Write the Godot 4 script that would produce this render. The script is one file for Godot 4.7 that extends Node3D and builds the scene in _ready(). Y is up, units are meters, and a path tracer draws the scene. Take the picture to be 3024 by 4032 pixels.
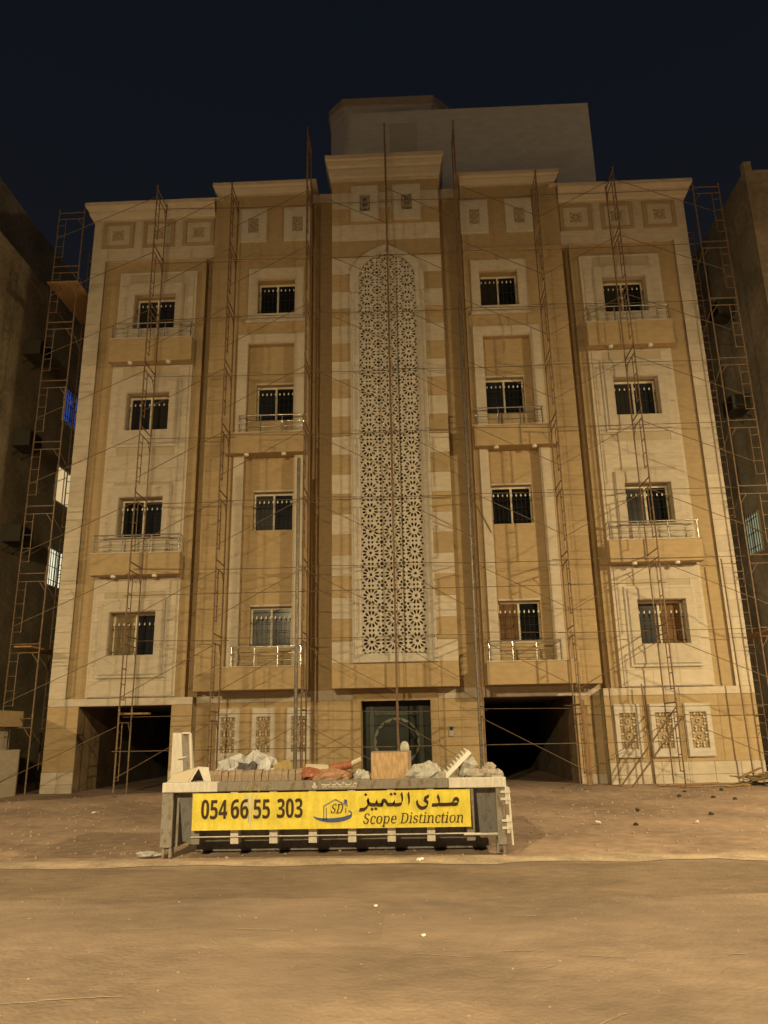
extends Node3D
# A five-storey stone-clad apartment block under scaffolding at night, a rubbish skip in front.

const X0 := -0.18
var M := {}
var used := {}
var boxes := {}

# ---------------------------------------------------------------- naming
func numbered(n: String) -> String:
	if not used.has(n):
		used[n] = 0
		return n
	used[n] += 1
	return "%s_%03d" % [n, used[n]]

func tag(o: Node3D, label: String, category: String, group := "") -> Node3D:
	o.set_meta("label", label)
	o.set_meta("category", category)
	if group != "":
		o.set_meta("group", group)
	return o

func thing(called: String, label: String, category: String, at := Vector3.ZERO, group := "") -> Node3D:
	var o := Node3D.new()
	o.name = numbered(called)
	add_child(o)
	o.position = at
	tag(o, label, category, group)
	return o

func structure(called: String, mesh: Mesh, m: Material) -> MeshInstance3D:
	var o := MeshInstance3D.new()
	o.name = numbered(called)
	o.mesh = mesh
	o.material_override = m
	add_child(o)
	o.set_meta("kind", "structure")
	return o

func part(parent: Node3D, called: String, mesh: Mesh, m: Material, at := Vector3.ZERO, turn := Vector3.ZERO) -> MeshInstance3D:
	var o := MeshInstance3D.new()
	o.name = called
	o.mesh = mesh
	o.material_override = m
	parent.add_child(o, true)
	o.position = at
	o.rotation = turn
	return o

# ---------------------------------------------------------------- mesh helpers
func st() -> SurfaceTool:
	var s := SurfaceTool.new()
	s.begin(Mesh.PRIMITIVE_TRIANGLES)
	return s

func tri(s: SurfaceTool, a: Vector3, b: Vector3, c: Vector3, n: Vector3) -> void:
	if (b - a).cross(c - a).dot(n) > 0.0:
		var t := b
		b = c
		c = t
	for p in [a, b, c]:
		s.set_normal(n)
		s.set_uv(Vector2(p.x, p.z))
		s.add_vertex(p)

func quad(s: SurfaceTool, a: Vector3, b: Vector3, c: Vector3, d: Vector3, n: Vector3) -> void:
	tri(s, a, b, c, n)
	tri(s, a, c, d, n)

func fquad(s: SurfaceTool, a: Vector3, b: Vector3, c: Vector3, d: Vector3, out: Vector3) -> void:
	var n := (b - a).cross(c - a)
	if n.length() < 1e-9:
		n = (c - a).cross(d - a)
	n = n.normalized()
	if n.dot(out) < 0.0:
		n = -n
	quad(s, a, b, c, d, n)

func bx(s: SurfaceTool, x0: float, x1: float, y0: float, y1: float, z0: float, z1: float) -> void:
	var a := Vector3(x0, y0, z0); var b := Vector3(x1, y0, z0); var c := Vector3(x1, y1, z0); var d := Vector3(x0, y1, z0)
	var e := Vector3(x0, y0, z1); var f := Vector3(x1, y0, z1); var g := Vector3(x1, y1, z1); var h := Vector3(x0, y1, z1)
	quad(s, a, b, c, d, Vector3.FORWARD); quad(s, e, f, g, h, Vector3.BACK)
	quad(s, a, e, h, d, Vector3.LEFT); quad(s, b, f, g, c, Vector3.RIGHT)
	quad(s, d, c, g, h, Vector3.UP); quad(s, a, b, f, e, Vector3.DOWN)

func bevel(s: SurfaceTool, x0: float, x1: float, y0: float, y1: float, z0: float, z1: float, r: float) -> void:
	# a box whose front edges are chamfered by r
	var zi := z1 - r
	var o := [Vector3(x0, y0, zi), Vector3(x1, y0, zi), Vector3(x1, y1, zi), Vector3(x0, y1, zi)]
	var i := [Vector3(x0 + r, y0 + r, z1), Vector3(x1 - r, y0 + r, z1), Vector3(x1 - r, y1 - r, z1), Vector3(x0 + r, y1 - r, z1)]
	var b := [Vector3(x0, y0, z0), Vector3(x1, y0, z0), Vector3(x1, y1, z0), Vector3(x0, y1, z0)]
	var out := [Vector3.DOWN, Vector3.RIGHT, Vector3.UP, Vector3.LEFT]
	quad(s, i[0], i[1], i[2], i[3], Vector3.BACK)
	quad(s, b[0], b[1], b[2], b[3], Vector3.FORWARD)
	for k in 4:
		var l := (k + 1) % 4
		fquad(s, b[k], b[l], o[l], o[k], out[k])
		fquad(s, o[k], o[l], i[l], i[k], out[k] + Vector3.BACK)

func boxmesh(x0: float, x1: float, y0: float, y1: float, z0: float, z1: float, r := 0.0) -> Mesh:
	var key := "%.4f %.4f %.4f %.4f %.4f %.4f %.4f" % [x0, x1, y0, y1, z0, z1, r]
	if not boxes.has(key):
		var s := st()
		if r > 0.0:
			bevel(s, x0, x1, y0, y1, z0, z1, r)
		else:
			bx(s, x0, x1, y0, y1, z0, z1)
		boxes[key] = s.commit()
	return boxes[key]

func tube(s: SurfaceTool, a: Vector3, b: Vector3, r: float, n := 7, r2 := -1.0) -> void:
	if r2 < 0.0:
		r2 = r
	var d := (b - a).normalized()
	var u := d.cross(Vector3.UP if absf(d.y) < 0.9 else Vector3.RIGHT).normalized()
	var v := d.cross(u)
	for k in n:
		var t0 := TAU * k / n
		var t1 := TAU * (k + 1) / n
		var n0 := u * cos(t0) + v * sin(t0)
		var n1 := u * cos(t1) + v * sin(t1)
		var q := [a + n0 * r, b + n0 * r2, b + n1 * r2, a + n1 * r]
		var nn := [n0, n0, n1, n1]
		var order := [0, 1, 2, 0, 2, 3]
		if (q[1] - q[0]).cross(q[2] - q[0]).dot(n0) > 0.0:
			order = [0, 2, 1, 0, 3, 2]
		for j in order:
			s.set_normal(nn[j]); s.set_uv(Vector2.ZERO); s.add_vertex(q[j])
		tri(s, a, q[0], q[3], -d)
		tri(s, b, q[1], q[2], d)

func lathe(s: SurfaceTool, at: Vector3, prof: Array, n := 12) -> void:
	# prof: [radius, height] pairs from the bottom up
	for i in prof.size() - 1:
		for k in n:
			var t0 := TAU * k / n
			var t1 := TAU * (k + 1) / n
			var a := at + Vector3(cos(t0) * prof[i][0], prof[i][1], sin(t0) * prof[i][0])
			var b := at + Vector3(cos(t1) * prof[i][0], prof[i][1], sin(t1) * prof[i][0])
			var c := at + Vector3(cos(t1) * prof[i + 1][0], prof[i + 1][1], sin(t1) * prof[i + 1][0])
			var d := at + Vector3(cos(t0) * prof[i + 1][0], prof[i + 1][1], sin(t0) * prof[i + 1][0])
			var o := Vector3(cos((t0 + t1) / 2), 0.01 * signf(prof[i + 1][1] - prof[i][1] + 0.0001), sin((t0 + t1) / 2))
			if absf(prof[i + 1][1] - prof[i][1]) < 1e-5:
				o = Vector3.UP * signf(prof[i][0] - prof[i + 1][0])
			fquad(s, a, b, c, d, o)

func wall(s: SurfaceTool, x0: float, x1: float, y0: float, y1: float, z0: float, z1: float, holes: Array) -> void:
	# a slab with rectangular holes [x0, x1, y0, y1] cut right through
	var xs := [x0, x1]
	var ys := [y0, y1]
	for h in holes:
		for v in [h[0], h[1]]:
			if v > x0 and v < x1 and not xs.has(v): xs.append(v)
		for v in [h[2], h[3]]:
			if v > y0 and v < y1 and not ys.has(v): ys.append(v)
	xs.sort(); ys.sort()
	var solid := func(i: int, j: int) -> bool:
		if i < 0 or j < 0 or i >= xs.size() - 1 or j >= ys.size() - 1:
			return false
		var cx: float = (xs[i] + xs[i + 1]) / 2
		var cy: float = (ys[j] + ys[j + 1]) / 2
		for h in holes:
			if cx > h[0] and cx < h[1] and cy > h[2] and cy < h[3]:
				return false
		return true
	for i in xs.size() - 1:
		for j in ys.size() - 1:
			if not solid.call(i, j):
				continue
			var a: float = xs[i]; var b: float = xs[i + 1]; var c: float = ys[j]; var d: float = ys[j + 1]
			quad(s, Vector3(a, c, z1), Vector3(b, c, z1), Vector3(b, d, z1), Vector3(a, d, z1), Vector3.BACK)
			quad(s, Vector3(a, c, z0), Vector3(b, c, z0), Vector3(b, d, z0), Vector3(a, d, z0), Vector3.FORWARD)
			if not solid.call(i - 1, j):
				quad(s, Vector3(a, c, z0), Vector3(a, d, z0), Vector3(a, d, z1), Vector3(a, c, z1), Vector3.LEFT)
			if not solid.call(i + 1, j):
				quad(s, Vector3(b, c, z0), Vector3(b, d, z0), Vector3(b, d, z1), Vector3(b, c, z1), Vector3.RIGHT)
			if not solid.call(i, j - 1):
				quad(s, Vector3(a, c, z0), Vector3(b, c, z0), Vector3(b, c, z1), Vector3(a, c, z1), Vector3.DOWN)
			if not solid.call(i, j + 1):
				quad(s, Vector3(a, d, z0), Vector3(b, d, z0), Vector3(b, d, z1), Vector3(a, d, z1), Vector3.UP)

func frame_ring(s: SurfaceTool, o: Array, i: Array, z0: float, z1: float, r := 0.03) -> void:
	# a picture frame between outer o and inner i rectangles [x0, x1, y0, y1]
	wall(s, o[0], o[1], o[2], o[3], z0, z1 - r, [i])
	wall(s, o[0] + r, o[1] - r, o[2] + r, o[3] - r, z1 - r, z1, [[i[0] - r * 0.6, i[1] + r * 0.6, i[2] - r * 0.6, i[3] + r * 0.6]])

func cornice(s: SurfaceTool, x0: float, x1: float, z: float, back: float, prof: Array, ends := [true, true]) -> void:
	# prof: [projection, y] from the bottom up, mitred round both ends
	for k in prof.size() - 1:
		var p: float = prof[k][0]; var q: float = prof[k + 1][0]
		var y: float = prof[k][1]; var w: float = prof[k + 1][1]
		var l := Vector3(x0 - (p if ends[0] else 0.0), y, z + p); var r := Vector3(x1 + (p if ends[1] else 0.0), y, z + p)
		var l2 := Vector3(x0 - (q if ends[0] else 0.0), w, z + q); var r2 := Vector3(x1 + (q if ends[1] else 0.0), w, z + q)
		var up := Vector3(0, 0.2 if w <= y and q < p else -0.2, 1)
		if absf(w - y) < 1e-5:
			up = Vector3.UP if q < p else Vector3.DOWN
		fquad(s, l, r, r2, l2, up)
		if ends[0]:
			fquad(s, l, l2, Vector3(l2.x, w, back), Vector3(l.x, y, back), Vector3(-1, up.y, 0))
		if ends[1]:
			fquad(s, r, r2, Vector3(r2.x, w, back), Vector3(r.x, y, back), Vector3(1, up.y, 0))
	var t: Array = prof[prof.size() - 1]
	fquad(s, Vector3(x0 - t[0], t[1], z + t[0]), Vector3(x1 + t[0], t[1], z + t[0]), Vector3(x1 + t[0], t[1], back), Vector3(x0 - t[0], t[1], back), Vector3.UP)

# a plate cut by a field f(x, y) (solid where positive), with the cut edges as real walls of its thickness
func cut_plate(x0: float, x1: float, y0: float, y1: float, step: float, thick: float, f: Callable) -> Mesh:
	var nx := int(ceil((x1 - x0) / step))
	var ny := int(ceil((y1 - y0) / step))
	var dx := (x1 - x0) / nx
	var dy := (y1 - y0) / ny
	var v := PackedFloat32Array()
	v.resize((nx + 1) * (ny + 1))
	for j in ny + 1:
		for i in nx + 1:
			v[j * (nx + 1) + i] = f.call(x0 + i * dx, y0 + j * dy)
	var s := st()
	for j in ny:
		for i in nx:
			var q := [Vector2(x0 + i * dx, y0 + j * dy), Vector2(x0 + (i + 1) * dx, y0 + j * dy), Vector2(x0 + (i + 1) * dx, y0 + (j + 1) * dy), Vector2(x0 + i * dx, y0 + (j + 1) * dy)]
			var w := [v[j * (nx + 1) + i], v[j * (nx + 1) + i + 1], v[(j + 1) * (nx + 1) + i + 1], v[(j + 1) * (nx + 1) + i]]
			var poly: Array[Vector2] = []
			var cross: Array[Vector2] = []
			for k in 4:
				var l := (k + 1) % 4
				if w[k] > 0.0:
					poly.append(q[k])
				if (w[k] > 0.0) != (w[l] > 0.0):
					var c: Vector2 = q[k].lerp(q[l], w[k] / (w[k] - w[l]))
					poly.append(c)
					cross.append(c)
			if poly.size() >= 3:
				for k in range(1, poly.size() - 1):
					tri(s, Vector3(poly[0].x, poly[0].y, thick), Vector3(poly[k].x, poly[k].y, thick), Vector3(poly[k + 1].x, poly[k + 1].y, thick), Vector3.BACK)
			if cross.size() >= 2:
				var a := cross[0]
				var b := cross[1]
				var e := b - a
				if e.length() > 1e-6:
					var n := Vector3(e.y, -e.x, 0).normalized()
					var g := Vector2((w[1] + w[2]) - (w[0] + w[3]), (w[2] + w[3]) - (w[0] + w[1]))
					if Vector2(n.x, n.y).dot(g) > 0.0:
						n = -n
					quad(s, Vector3(a.x, a.y, 0), Vector3(b.x, b.y, 0), Vector3(b.x, b.y, thick), Vector3(a.x, a.y, thick), n)
	return s.commit()

# twelve-petalled star lattice, pitch a, one rosette at the origin
func star(x: float, y: float, a: float) -> float:
	var k := a / 0.64
	x -= a * roundf(x / a)
	y -= a * roundf(y / a)
	var r := sqrt(x * x + y * y)
	var d := r - 0.043 * k
	var th := atan2(y, x) + PI / 12
	th -= PI / 6 * roundf(th / (PI / 6))
	var px := r * cos(th) - 0.178 * k
	var py := r * sin(th)
	var wide := 0.031 * k * (1.0 + 4.0 * px / k)
	d = minf(d, (sqrt(pow(px / (0.062 * k), 2) + pow(py / maxf(wide, 0.006), 2)) - 1.0) * 0.026 * k)
	var qx := a / 2 - absf(x)
	var qy := a / 2 - absf(y)
	var qr := sqrt(qx * qx + qy * qy)
	d = minf(d, qr - 0.052 * k)
	var t2 := atan2(qy, qx)
	t2 -= PI / 4 * roundf(t2 / (PI / 4))
	d = minf(d, sqrt(pow(qr * cos(t2) - 0.128 * k, 2) + pow(qr * sin(t2), 2)) - 0.036 * k)
	d = minf(d, sqrt(pow(qx, 2) + pow(absf(y) - 0.052 * k, 2)) - 0.034 * k)
	d = minf(d, sqrt(pow(qy, 2) + pow(absf(x) - 0.052 * k, 2)) - 0.034 * k)
	return d

func ribbon(s: SurfaceTool, pts: Array, nib: Vector2, thin: float, z: float) -> void:
	# a flat pen stroke along pts, drawn with a slanted nib
	for i in pts.size() - 1:
		var a: Vector2 = pts[i]
		var b: Vector2 = pts[i + 1]
		var d := (b - a)
		if d.length() < 1e-6:
			continue
		var n := Vector2(-d.y, d.x).normalized() * thin
		var h := nib / 2
		if h.dot(n) < 0.0:
			h = -h
		var w := h + n
		quad(s, Vector3(a.x - w.x, a.y - w.y, z), Vector3(b.x - w.x, b.y - w.y, z), Vector3(b.x + w.x, b.y + w.y, z), Vector3(a.x + w.x, a.y + w.y, z), Vector3.BACK)

func curve(pts: Array, n := 6) -> Array:
	var out := []
	for i in pts.size() - 1:
		var p0: Vector2 = pts[maxi(i - 1, 0)]
		var p1: Vector2 = pts[i]
		var p2: Vector2 = pts[i + 1]
		var p3: Vector2 = pts[mini(i + 2, pts.size() - 1)]
		for k in n:
			out.append(p1.cubic_interpolate(p2, p0, p3, float(k) / n))
	out.append(pts[pts.size() - 1])
	return out

# ---------------------------------------------------------------- textures and materials
func noise_image(seed_: int, freq: float, lo: float, hi: float, stretch := Vector2.ONE, fine := 0.4) -> Image:
	var size := 512
	var a := FastNoiseLite.new()
	a.seed = seed_; a.frequency = freq; a.fractal_octaves = 5
	var b := FastNoiseLite.new()
	b.seed = seed_ + 7; b.frequency = freq * 9.0; b.fractal_octaves = 3
	var im := Image.create(size, size, false, Image.FORMAT_RGB8)
	for y in size:
		for x in size:
			# blend over the seam so that the tile repeats without an edge
			var fx := float(x) / size
			var fy := float(y) / size
			var u := x * stretch.x
			var w := y * stretch.y
			var n := a.get_noise_2d(u, w) * (1.0 - fine) + b.get_noise_2d(u, w) * fine
			if fx > 0.8:
				var n2 := a.get_noise_2d(u - size * stretch.x, w) * (1.0 - fine) + b.get_noise_2d(u - size * stretch.x, w) * fine
				n = lerpf(n, n2, (fx - 0.8) / 0.2)
			if fy > 0.8:
				var n3 := a.get_noise_2d(u, w - size * stretch.y) * (1.0 - fine) + b.get_noise_2d(u, w - size * stretch.y) * fine
				n = lerpf(n, n3, (fy - 0.8) / 0.2)
			var v := clampf(lerpf(lo, hi, clampf(n * 1.1 + 0.5, 0.0, 1.0)), 0.0, 1.0)
			im.set_pixel(x, y, Color(v, v, v))
	return im

func patch_image(seed_: int, c0: Color, c1: Color) -> Image:
	# paint c0 broken by irregular patches of c1, with fine grain over both
	var a := noise_image(seed_, 0.016, 0.0, 1.0, Vector2(1.6, 0.8), 0.35)
	var b := noise_image(seed_ + 3, 0.06, 0.86, 1.0, Vector2.ONE, 0.5)
	var im := Image.create(512, 512, false, Image.FORMAT_RGB8)
	for y in 512:
		for x in 512:
			var c := c0.lerp(c1, smoothstep(0.62, 0.82, a.get_pixel(x, y).r))
			var g := b.get_pixel(x, y).r
			im.set_pixel(x, y, Color(c.r * g, c.g * g, c.b * g))
	return im

func tex(im: Image) -> ImageTexture:
	var c := im.duplicate()
	c.generate_mipmaps()
	return ImageTexture.create_from_image(c)

func normal_of(im: Image, strength: float) -> ImageTexture:
	var c := im.duplicate()
	c.convert(Image.FORMAT_RGBA8)
	c.bump_map_to_normal_map(strength)
	return ImageTexture.create_from_image(c)

func mat(r: float, g: float, b: float, rough: float, t: Texture2D = null, scale_ := 0.4, nrm: Texture2D = null, nscale := 0.5) -> StandardMaterial3D:
	var m := StandardMaterial3D.new()
	m.albedo_color = Color(r, g, b).linear_to_srgb()
	m.roughness = rough
	m.metallic_specular = 0.4
	if t:
		m.albedo_texture = t
		m.uv1_triplanar = true
		m.uv1_world_triplanar = true
		m.uv1_scale = Vector3.ONE * scale_
	if nrm:
		m.normal_enabled = true
		m.normal_texture = nrm
		m.normal_scale = nscale
	return m

func metal(r: float, g: float, b: float, rough: float, t: Texture2D = null, s := 1.0) -> StandardMaterial3D:
	var m := mat(r, g, b, rough, t, s)
	m.metallic = 0.85
	return m

func glow(c: Color, e: float) -> StandardMaterial3D:
	var m := StandardMaterial3D.new()
	m.albedo_color = c
	m.emission_enabled = true
	m.emission = c
	m.emission_energy_multiplier = e
	return m

func materials() -> void:
	var stone := noise_image(3, 0.02, 0.88, 1.0, Vector2(0.6, 1.6), 0.55)
	var st_t := tex(stone)
	var st_n := normal_of(stone, 2.0)
	var dirt := noise_image(11, 0.006, 0.72, 1.0, Vector2(1, 1), 0.35)
	var dirt_t := tex(dirt)
	var dirt_n := normal_of(dirt, 5.0)
	var road := noise_image(23, 0.006, 0.76, 1.0, Vector2(0.7, 1.2), 0.3)
	var road_t := tex(road)
	var road_n := normal_of(noise_image(29, 0.03, 0.3, 1.0, Vector2.ONE, 0.6), 4.0)
	var rust := noise_image(41, 0.02, 0.45, 1.0, Vector2.ONE, 0.5)
	var rust_t := tex(rust)
	var worn := noise_image(53, 0.01, 0.72, 1.0, Vector2(3.0, 0.7), 0.5)
	var worn_t := tex(worn)
	var faint_t := tex(noise_image(57, 0.01, 0.86, 1.0, Vector2(3.0, 0.7), 0.5))
	for k in 3:
		var v := [1.0, 0.94, 1.05][k] as float
		M["light%d" % k] = mat(0.60 * v, 0.52 * v, 0.41 * v, 0.8, st_t, 0.37, st_n, 0.4)
		M["ochre%d" % k] = mat(0.45 * v, 0.33 * v, 0.182 * v, 0.8, st_t, 0.41, st_n, 0.4)
	M.pale = mat(0.60, 0.545, 0.46, 0.75, st_t, 0.5, st_n, 0.3)
	M.joint = mat(0.30, 0.24, 0.15, 0.95)
	M.annex = mat(0.80, 0.82, 0.86, 0.9, st_t, 0.2)
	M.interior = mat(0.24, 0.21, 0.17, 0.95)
	M.joint2 = mat(0.44, 0.37, 0.26, 0.95)
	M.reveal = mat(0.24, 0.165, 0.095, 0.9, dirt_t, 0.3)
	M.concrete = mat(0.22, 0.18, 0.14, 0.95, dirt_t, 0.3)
	M.neighbour = mat(0.42, 0.34, 0.22, 0.9, dirt_t, 0.15)
	M.neighbour2 = mat(0.50, 0.42, 0.31, 0.9, dirt_t, 0.12)
	M.frame = mat(0.66, 0.60, 0.46, 0.45)
	M.glass = mat(0.012, 0.013, 0.014, 0.06)
	M.glass.metallic_specular = 0.5
	M.glass_b = mat(0.022, 0.024, 0.03, 0.16)
	M.glass_c = mat(0.03, 0.028, 0.024, 0.28)
	M.brown_pane = mat(0.22, 0.12, 0.05, 0.8, worn_t, 1.4)  # brown colour given to the window pane itself
	M.board = mat(0.33, 0.25, 0.14, 0.8, worn_t, 0.9)  # tan pane colour, imitates a reflection in the glass
	M.iron = mat(0.016, 0.014, 0.012, 0.6)
	M.unit = mat(0.07, 0.065, 0.05, 0.7)
	M.finial = mat(0.72, 0.68, 0.60, 0.35)
	M.steel = metal(0.62, 0.60, 0.57, 0.22)
	M.fitting = mat(0.72, 0.68, 0.62, 0.5)
	M.rust = mat(0.36, 0.23, 0.14, 0.6, rust_t, 1.3)
	M.rust2 = mat(0.42, 0.29, 0.18, 0.55, rust_t, 1.7)
	M.galv = mat(0.34, 0.30, 0.25, 0.42, rust_t, 1.1)
	M.galv.metallic = 0.4
	M.rod = mat(0.31, 0.215, 0.135, 0.55, rust_t, 2.0)
	M.timber = mat(0.40, 0.25, 0.12, 0.85, worn_t, 0.8)
	M.ground = mat(0.44, 0.315, 0.235, 0.95, dirt_t, 0.11, dirt_n, 0.5)
	M.road = mat(0.315, 0.235, 0.18, 0.9, road_t, 0.13, road_n, 0.3)
	M.asphalt = mat(0.28, 0.207, 0.15, 0.85, road_t, 0.17, road_n, 0.3)
	M.kerb = mat(0.60, 0.47, 0.345, 0.95, dirt_t, 0.5, dirt_n, 0.6)
	M.door = mat(0.018, 0.024, 0.02, 0.3)
	M.door_trim = mat(0.05, 0.055, 0.04, 0.35)
	M.door_ring = mat(0.16, 0.17, 0.14, 0.35)
	var patchy := tex(patch_image(63, Color(1, 1, 1), Color(0.86, 0.76, 0.66)))
	M.skip_grey = mat(0.30, 0.28, 0.25, 0.6, patchy, 0.8)
	M.skip_dark = mat(0.23, 0.23, 0.235, 0.65, patchy, 0.8)
	M.skip_pale = mat(0.74, 0.70, 0.63, 0.6, faint_t, 1.0)
	M.skip_rail = mat(0.27, 0.245, 0.21, 0.6, patchy, 0.7)
	M.yellow = mat(0.86, 0.72, 0.10, 0.4, faint_t, 0.6)
	M.ink = mat(0.045, 0.022, 0.012, 0.5)
	M.blue = mat(0.06, 0.09, 0.24, 0.45)
	M.white_print = mat(0.60, 0.58, 0.50, 0.6)
	M.card = mat(0.70, 0.47, 0.27, 0.85, worn_t, 1.5)
	M.card2 = mat(0.44, 0.335, 0.24, 0.9, worn_t, 1.5)
	M.yellow_card = mat(0.52, 0.40, 0.17, 0.8, worn_t, 1.2)
	M.orange = mat(0.54, 0.31, 0.19, 0.55, worn_t, 2.0)
	M.red = mat(0.44, 0.17, 0.10, 0.4, worn_t, 2.0)
	M.cream = mat(0.62, 0.54, 0.40, 0.7)
	M.sheet = mat(0.66, 0.65, 0.66, 0.4, worn_t, 1.6)
	M.sheet2 = mat(0.14, 0.13, 0.14, 0.4, worn_t, 1.6)
	M.plastic = mat(0.62, 0.60, 0.54, 0.3, worn_t, 2.0)
	M.white = mat(0.80, 0.78, 0.73, 0.5)
	M.rubble = mat(0.55, 0.48, 0.40, 0.95, dirt_t, 2.0)
	M.panel_grey = mat(0.58, 0.58, 0.60, 0.8)
	M.grit = mat(0.40, 0.30, 0.215, 0.95)
	M.clod = mat(0.06, 0.045, 0.03, 0.95)
	M.frond = mat(0.22, 0.17, 0.075, 0.85, worn_t, 2.0)
	M.shade = mat(0.33, 0.31, 0.28, 0.6)

# ---------------------------------------------------------------- the view and the light
func view_and_light() -> void:
	var cam := Camera3D.new()
	cam.name = "camera"
	add_child(cam)
	cam.position = Vector3(0.315, 1.6, 22.0)
	cam.rotation_degrees = Vector3(15.885, 1.911, -1.082)
	cam.fov = 67.32
	cam.far = 600.0
	cam.current = true
	var env := Environment.new()
	env.background_mode = Environment.BG_SKY
	var sm := ProceduralSkyMaterial.new()
	sm.sky_top_color = Color(0.0042, 0.0058, 0.0098).linear_to_srgb()
	sm.sky_horizon_color = Color(0.020, 0.018, 0.014).linear_to_srgb()
	sm.sky_curve = 0.25
	sm.ground_bottom_color = Color(0.01, 0.008, 0.006).linear_to_srgb()
	sm.ground_horizon_color = Color(0.020, 0.018, 0.014).linear_to_srgb()
	sm.sun_angle_max = 0.0
	var sky := Sky.new()
	sky.sky_material = sm
	env.sky = sky
	env.tonemap_mode = Environment.TONE_MAPPER_LINEAR
	env.tonemap_exposure = 1.0
	env.sdfgi_enabled = true
	env.ssao_enabled = true
	env.ssil_enabled = true
	var we := WorldEnvironment.new()
	we.name = "night_environment"
	we.environment = env
	add_child(we)

func street_lamp(x: float, z: float, head_z: float, h: float, energy: float, label: String) -> void:
	# pole with an arm and a hooded drop-lens head; the hood cuts off the upward light
	var t := thing("street_lamp", label, "street lamp", Vector3(x, 0, z), "street lamps along the road")
	var s := st()
	tube(s, Vector3(0, 0, 0), Vector3(0, h + 0.55, 0), 0.10, 12, 0.06)
	part(t, "pole", s.commit(), M.galv)
	part(t, "base_plate", boxmesh(-0.2, 0.2, 0.0, 0.03, -0.2, 0.2), M.galv)
	var dz := head_z - z
	s = st()
	tube(s, Vector3(0, h + 0.48, 0), Vector3(0, h + 0.40, dz * 0.95), 0.04, 10)
	part(t, "arm", s.commit(), M.galv)
	s = st()
	lathe(s, Vector3(0, h, dz), [[0.48, -0.06], [0.49, -0.03], [0.47, 0.2], [0.3, 0.38], [0.0, 0.44]], 20)
	lathe(s, Vector3(0, h, dz), [[0.0, 0.37], [0.38, 0.22], [0.475, -0.06]], 20)
	part(t, "lamp_hood", s.commit(), M.shade)
	s = st()
	var prof := []
	for k in 9:
		var a := PI * k / 8.0 - PI / 2
		prof.append([cos(a) * 0.215, sin(a) * 0.215])
	lathe(s, Vector3(0, h, dz), prof, 18)
	part(t, "lens", s.commit(), glow(Color(1.0, 0.80, 0.50), 3.0))
	var l := OmniLight3D.new()
	l.name = "lamp_light"
	l.light_color = Color(1.0, 0.768, 0.405).linear_to_srgb()
	l.light_energy = energy
	l.omni_range = 90.0
	l.omni_attenuation = 2.0
	l.light_size = 0.3
	l.shadow_enabled = true
	t.add_child(l)
	l.position = Vector3(0, h, dz)

# ---------------------------------------------------------------- ground
func gy(z: float) -> float:
	return clampf((10.8 - z) / 10.8, 0.0, 1.0) * 0.11

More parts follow.
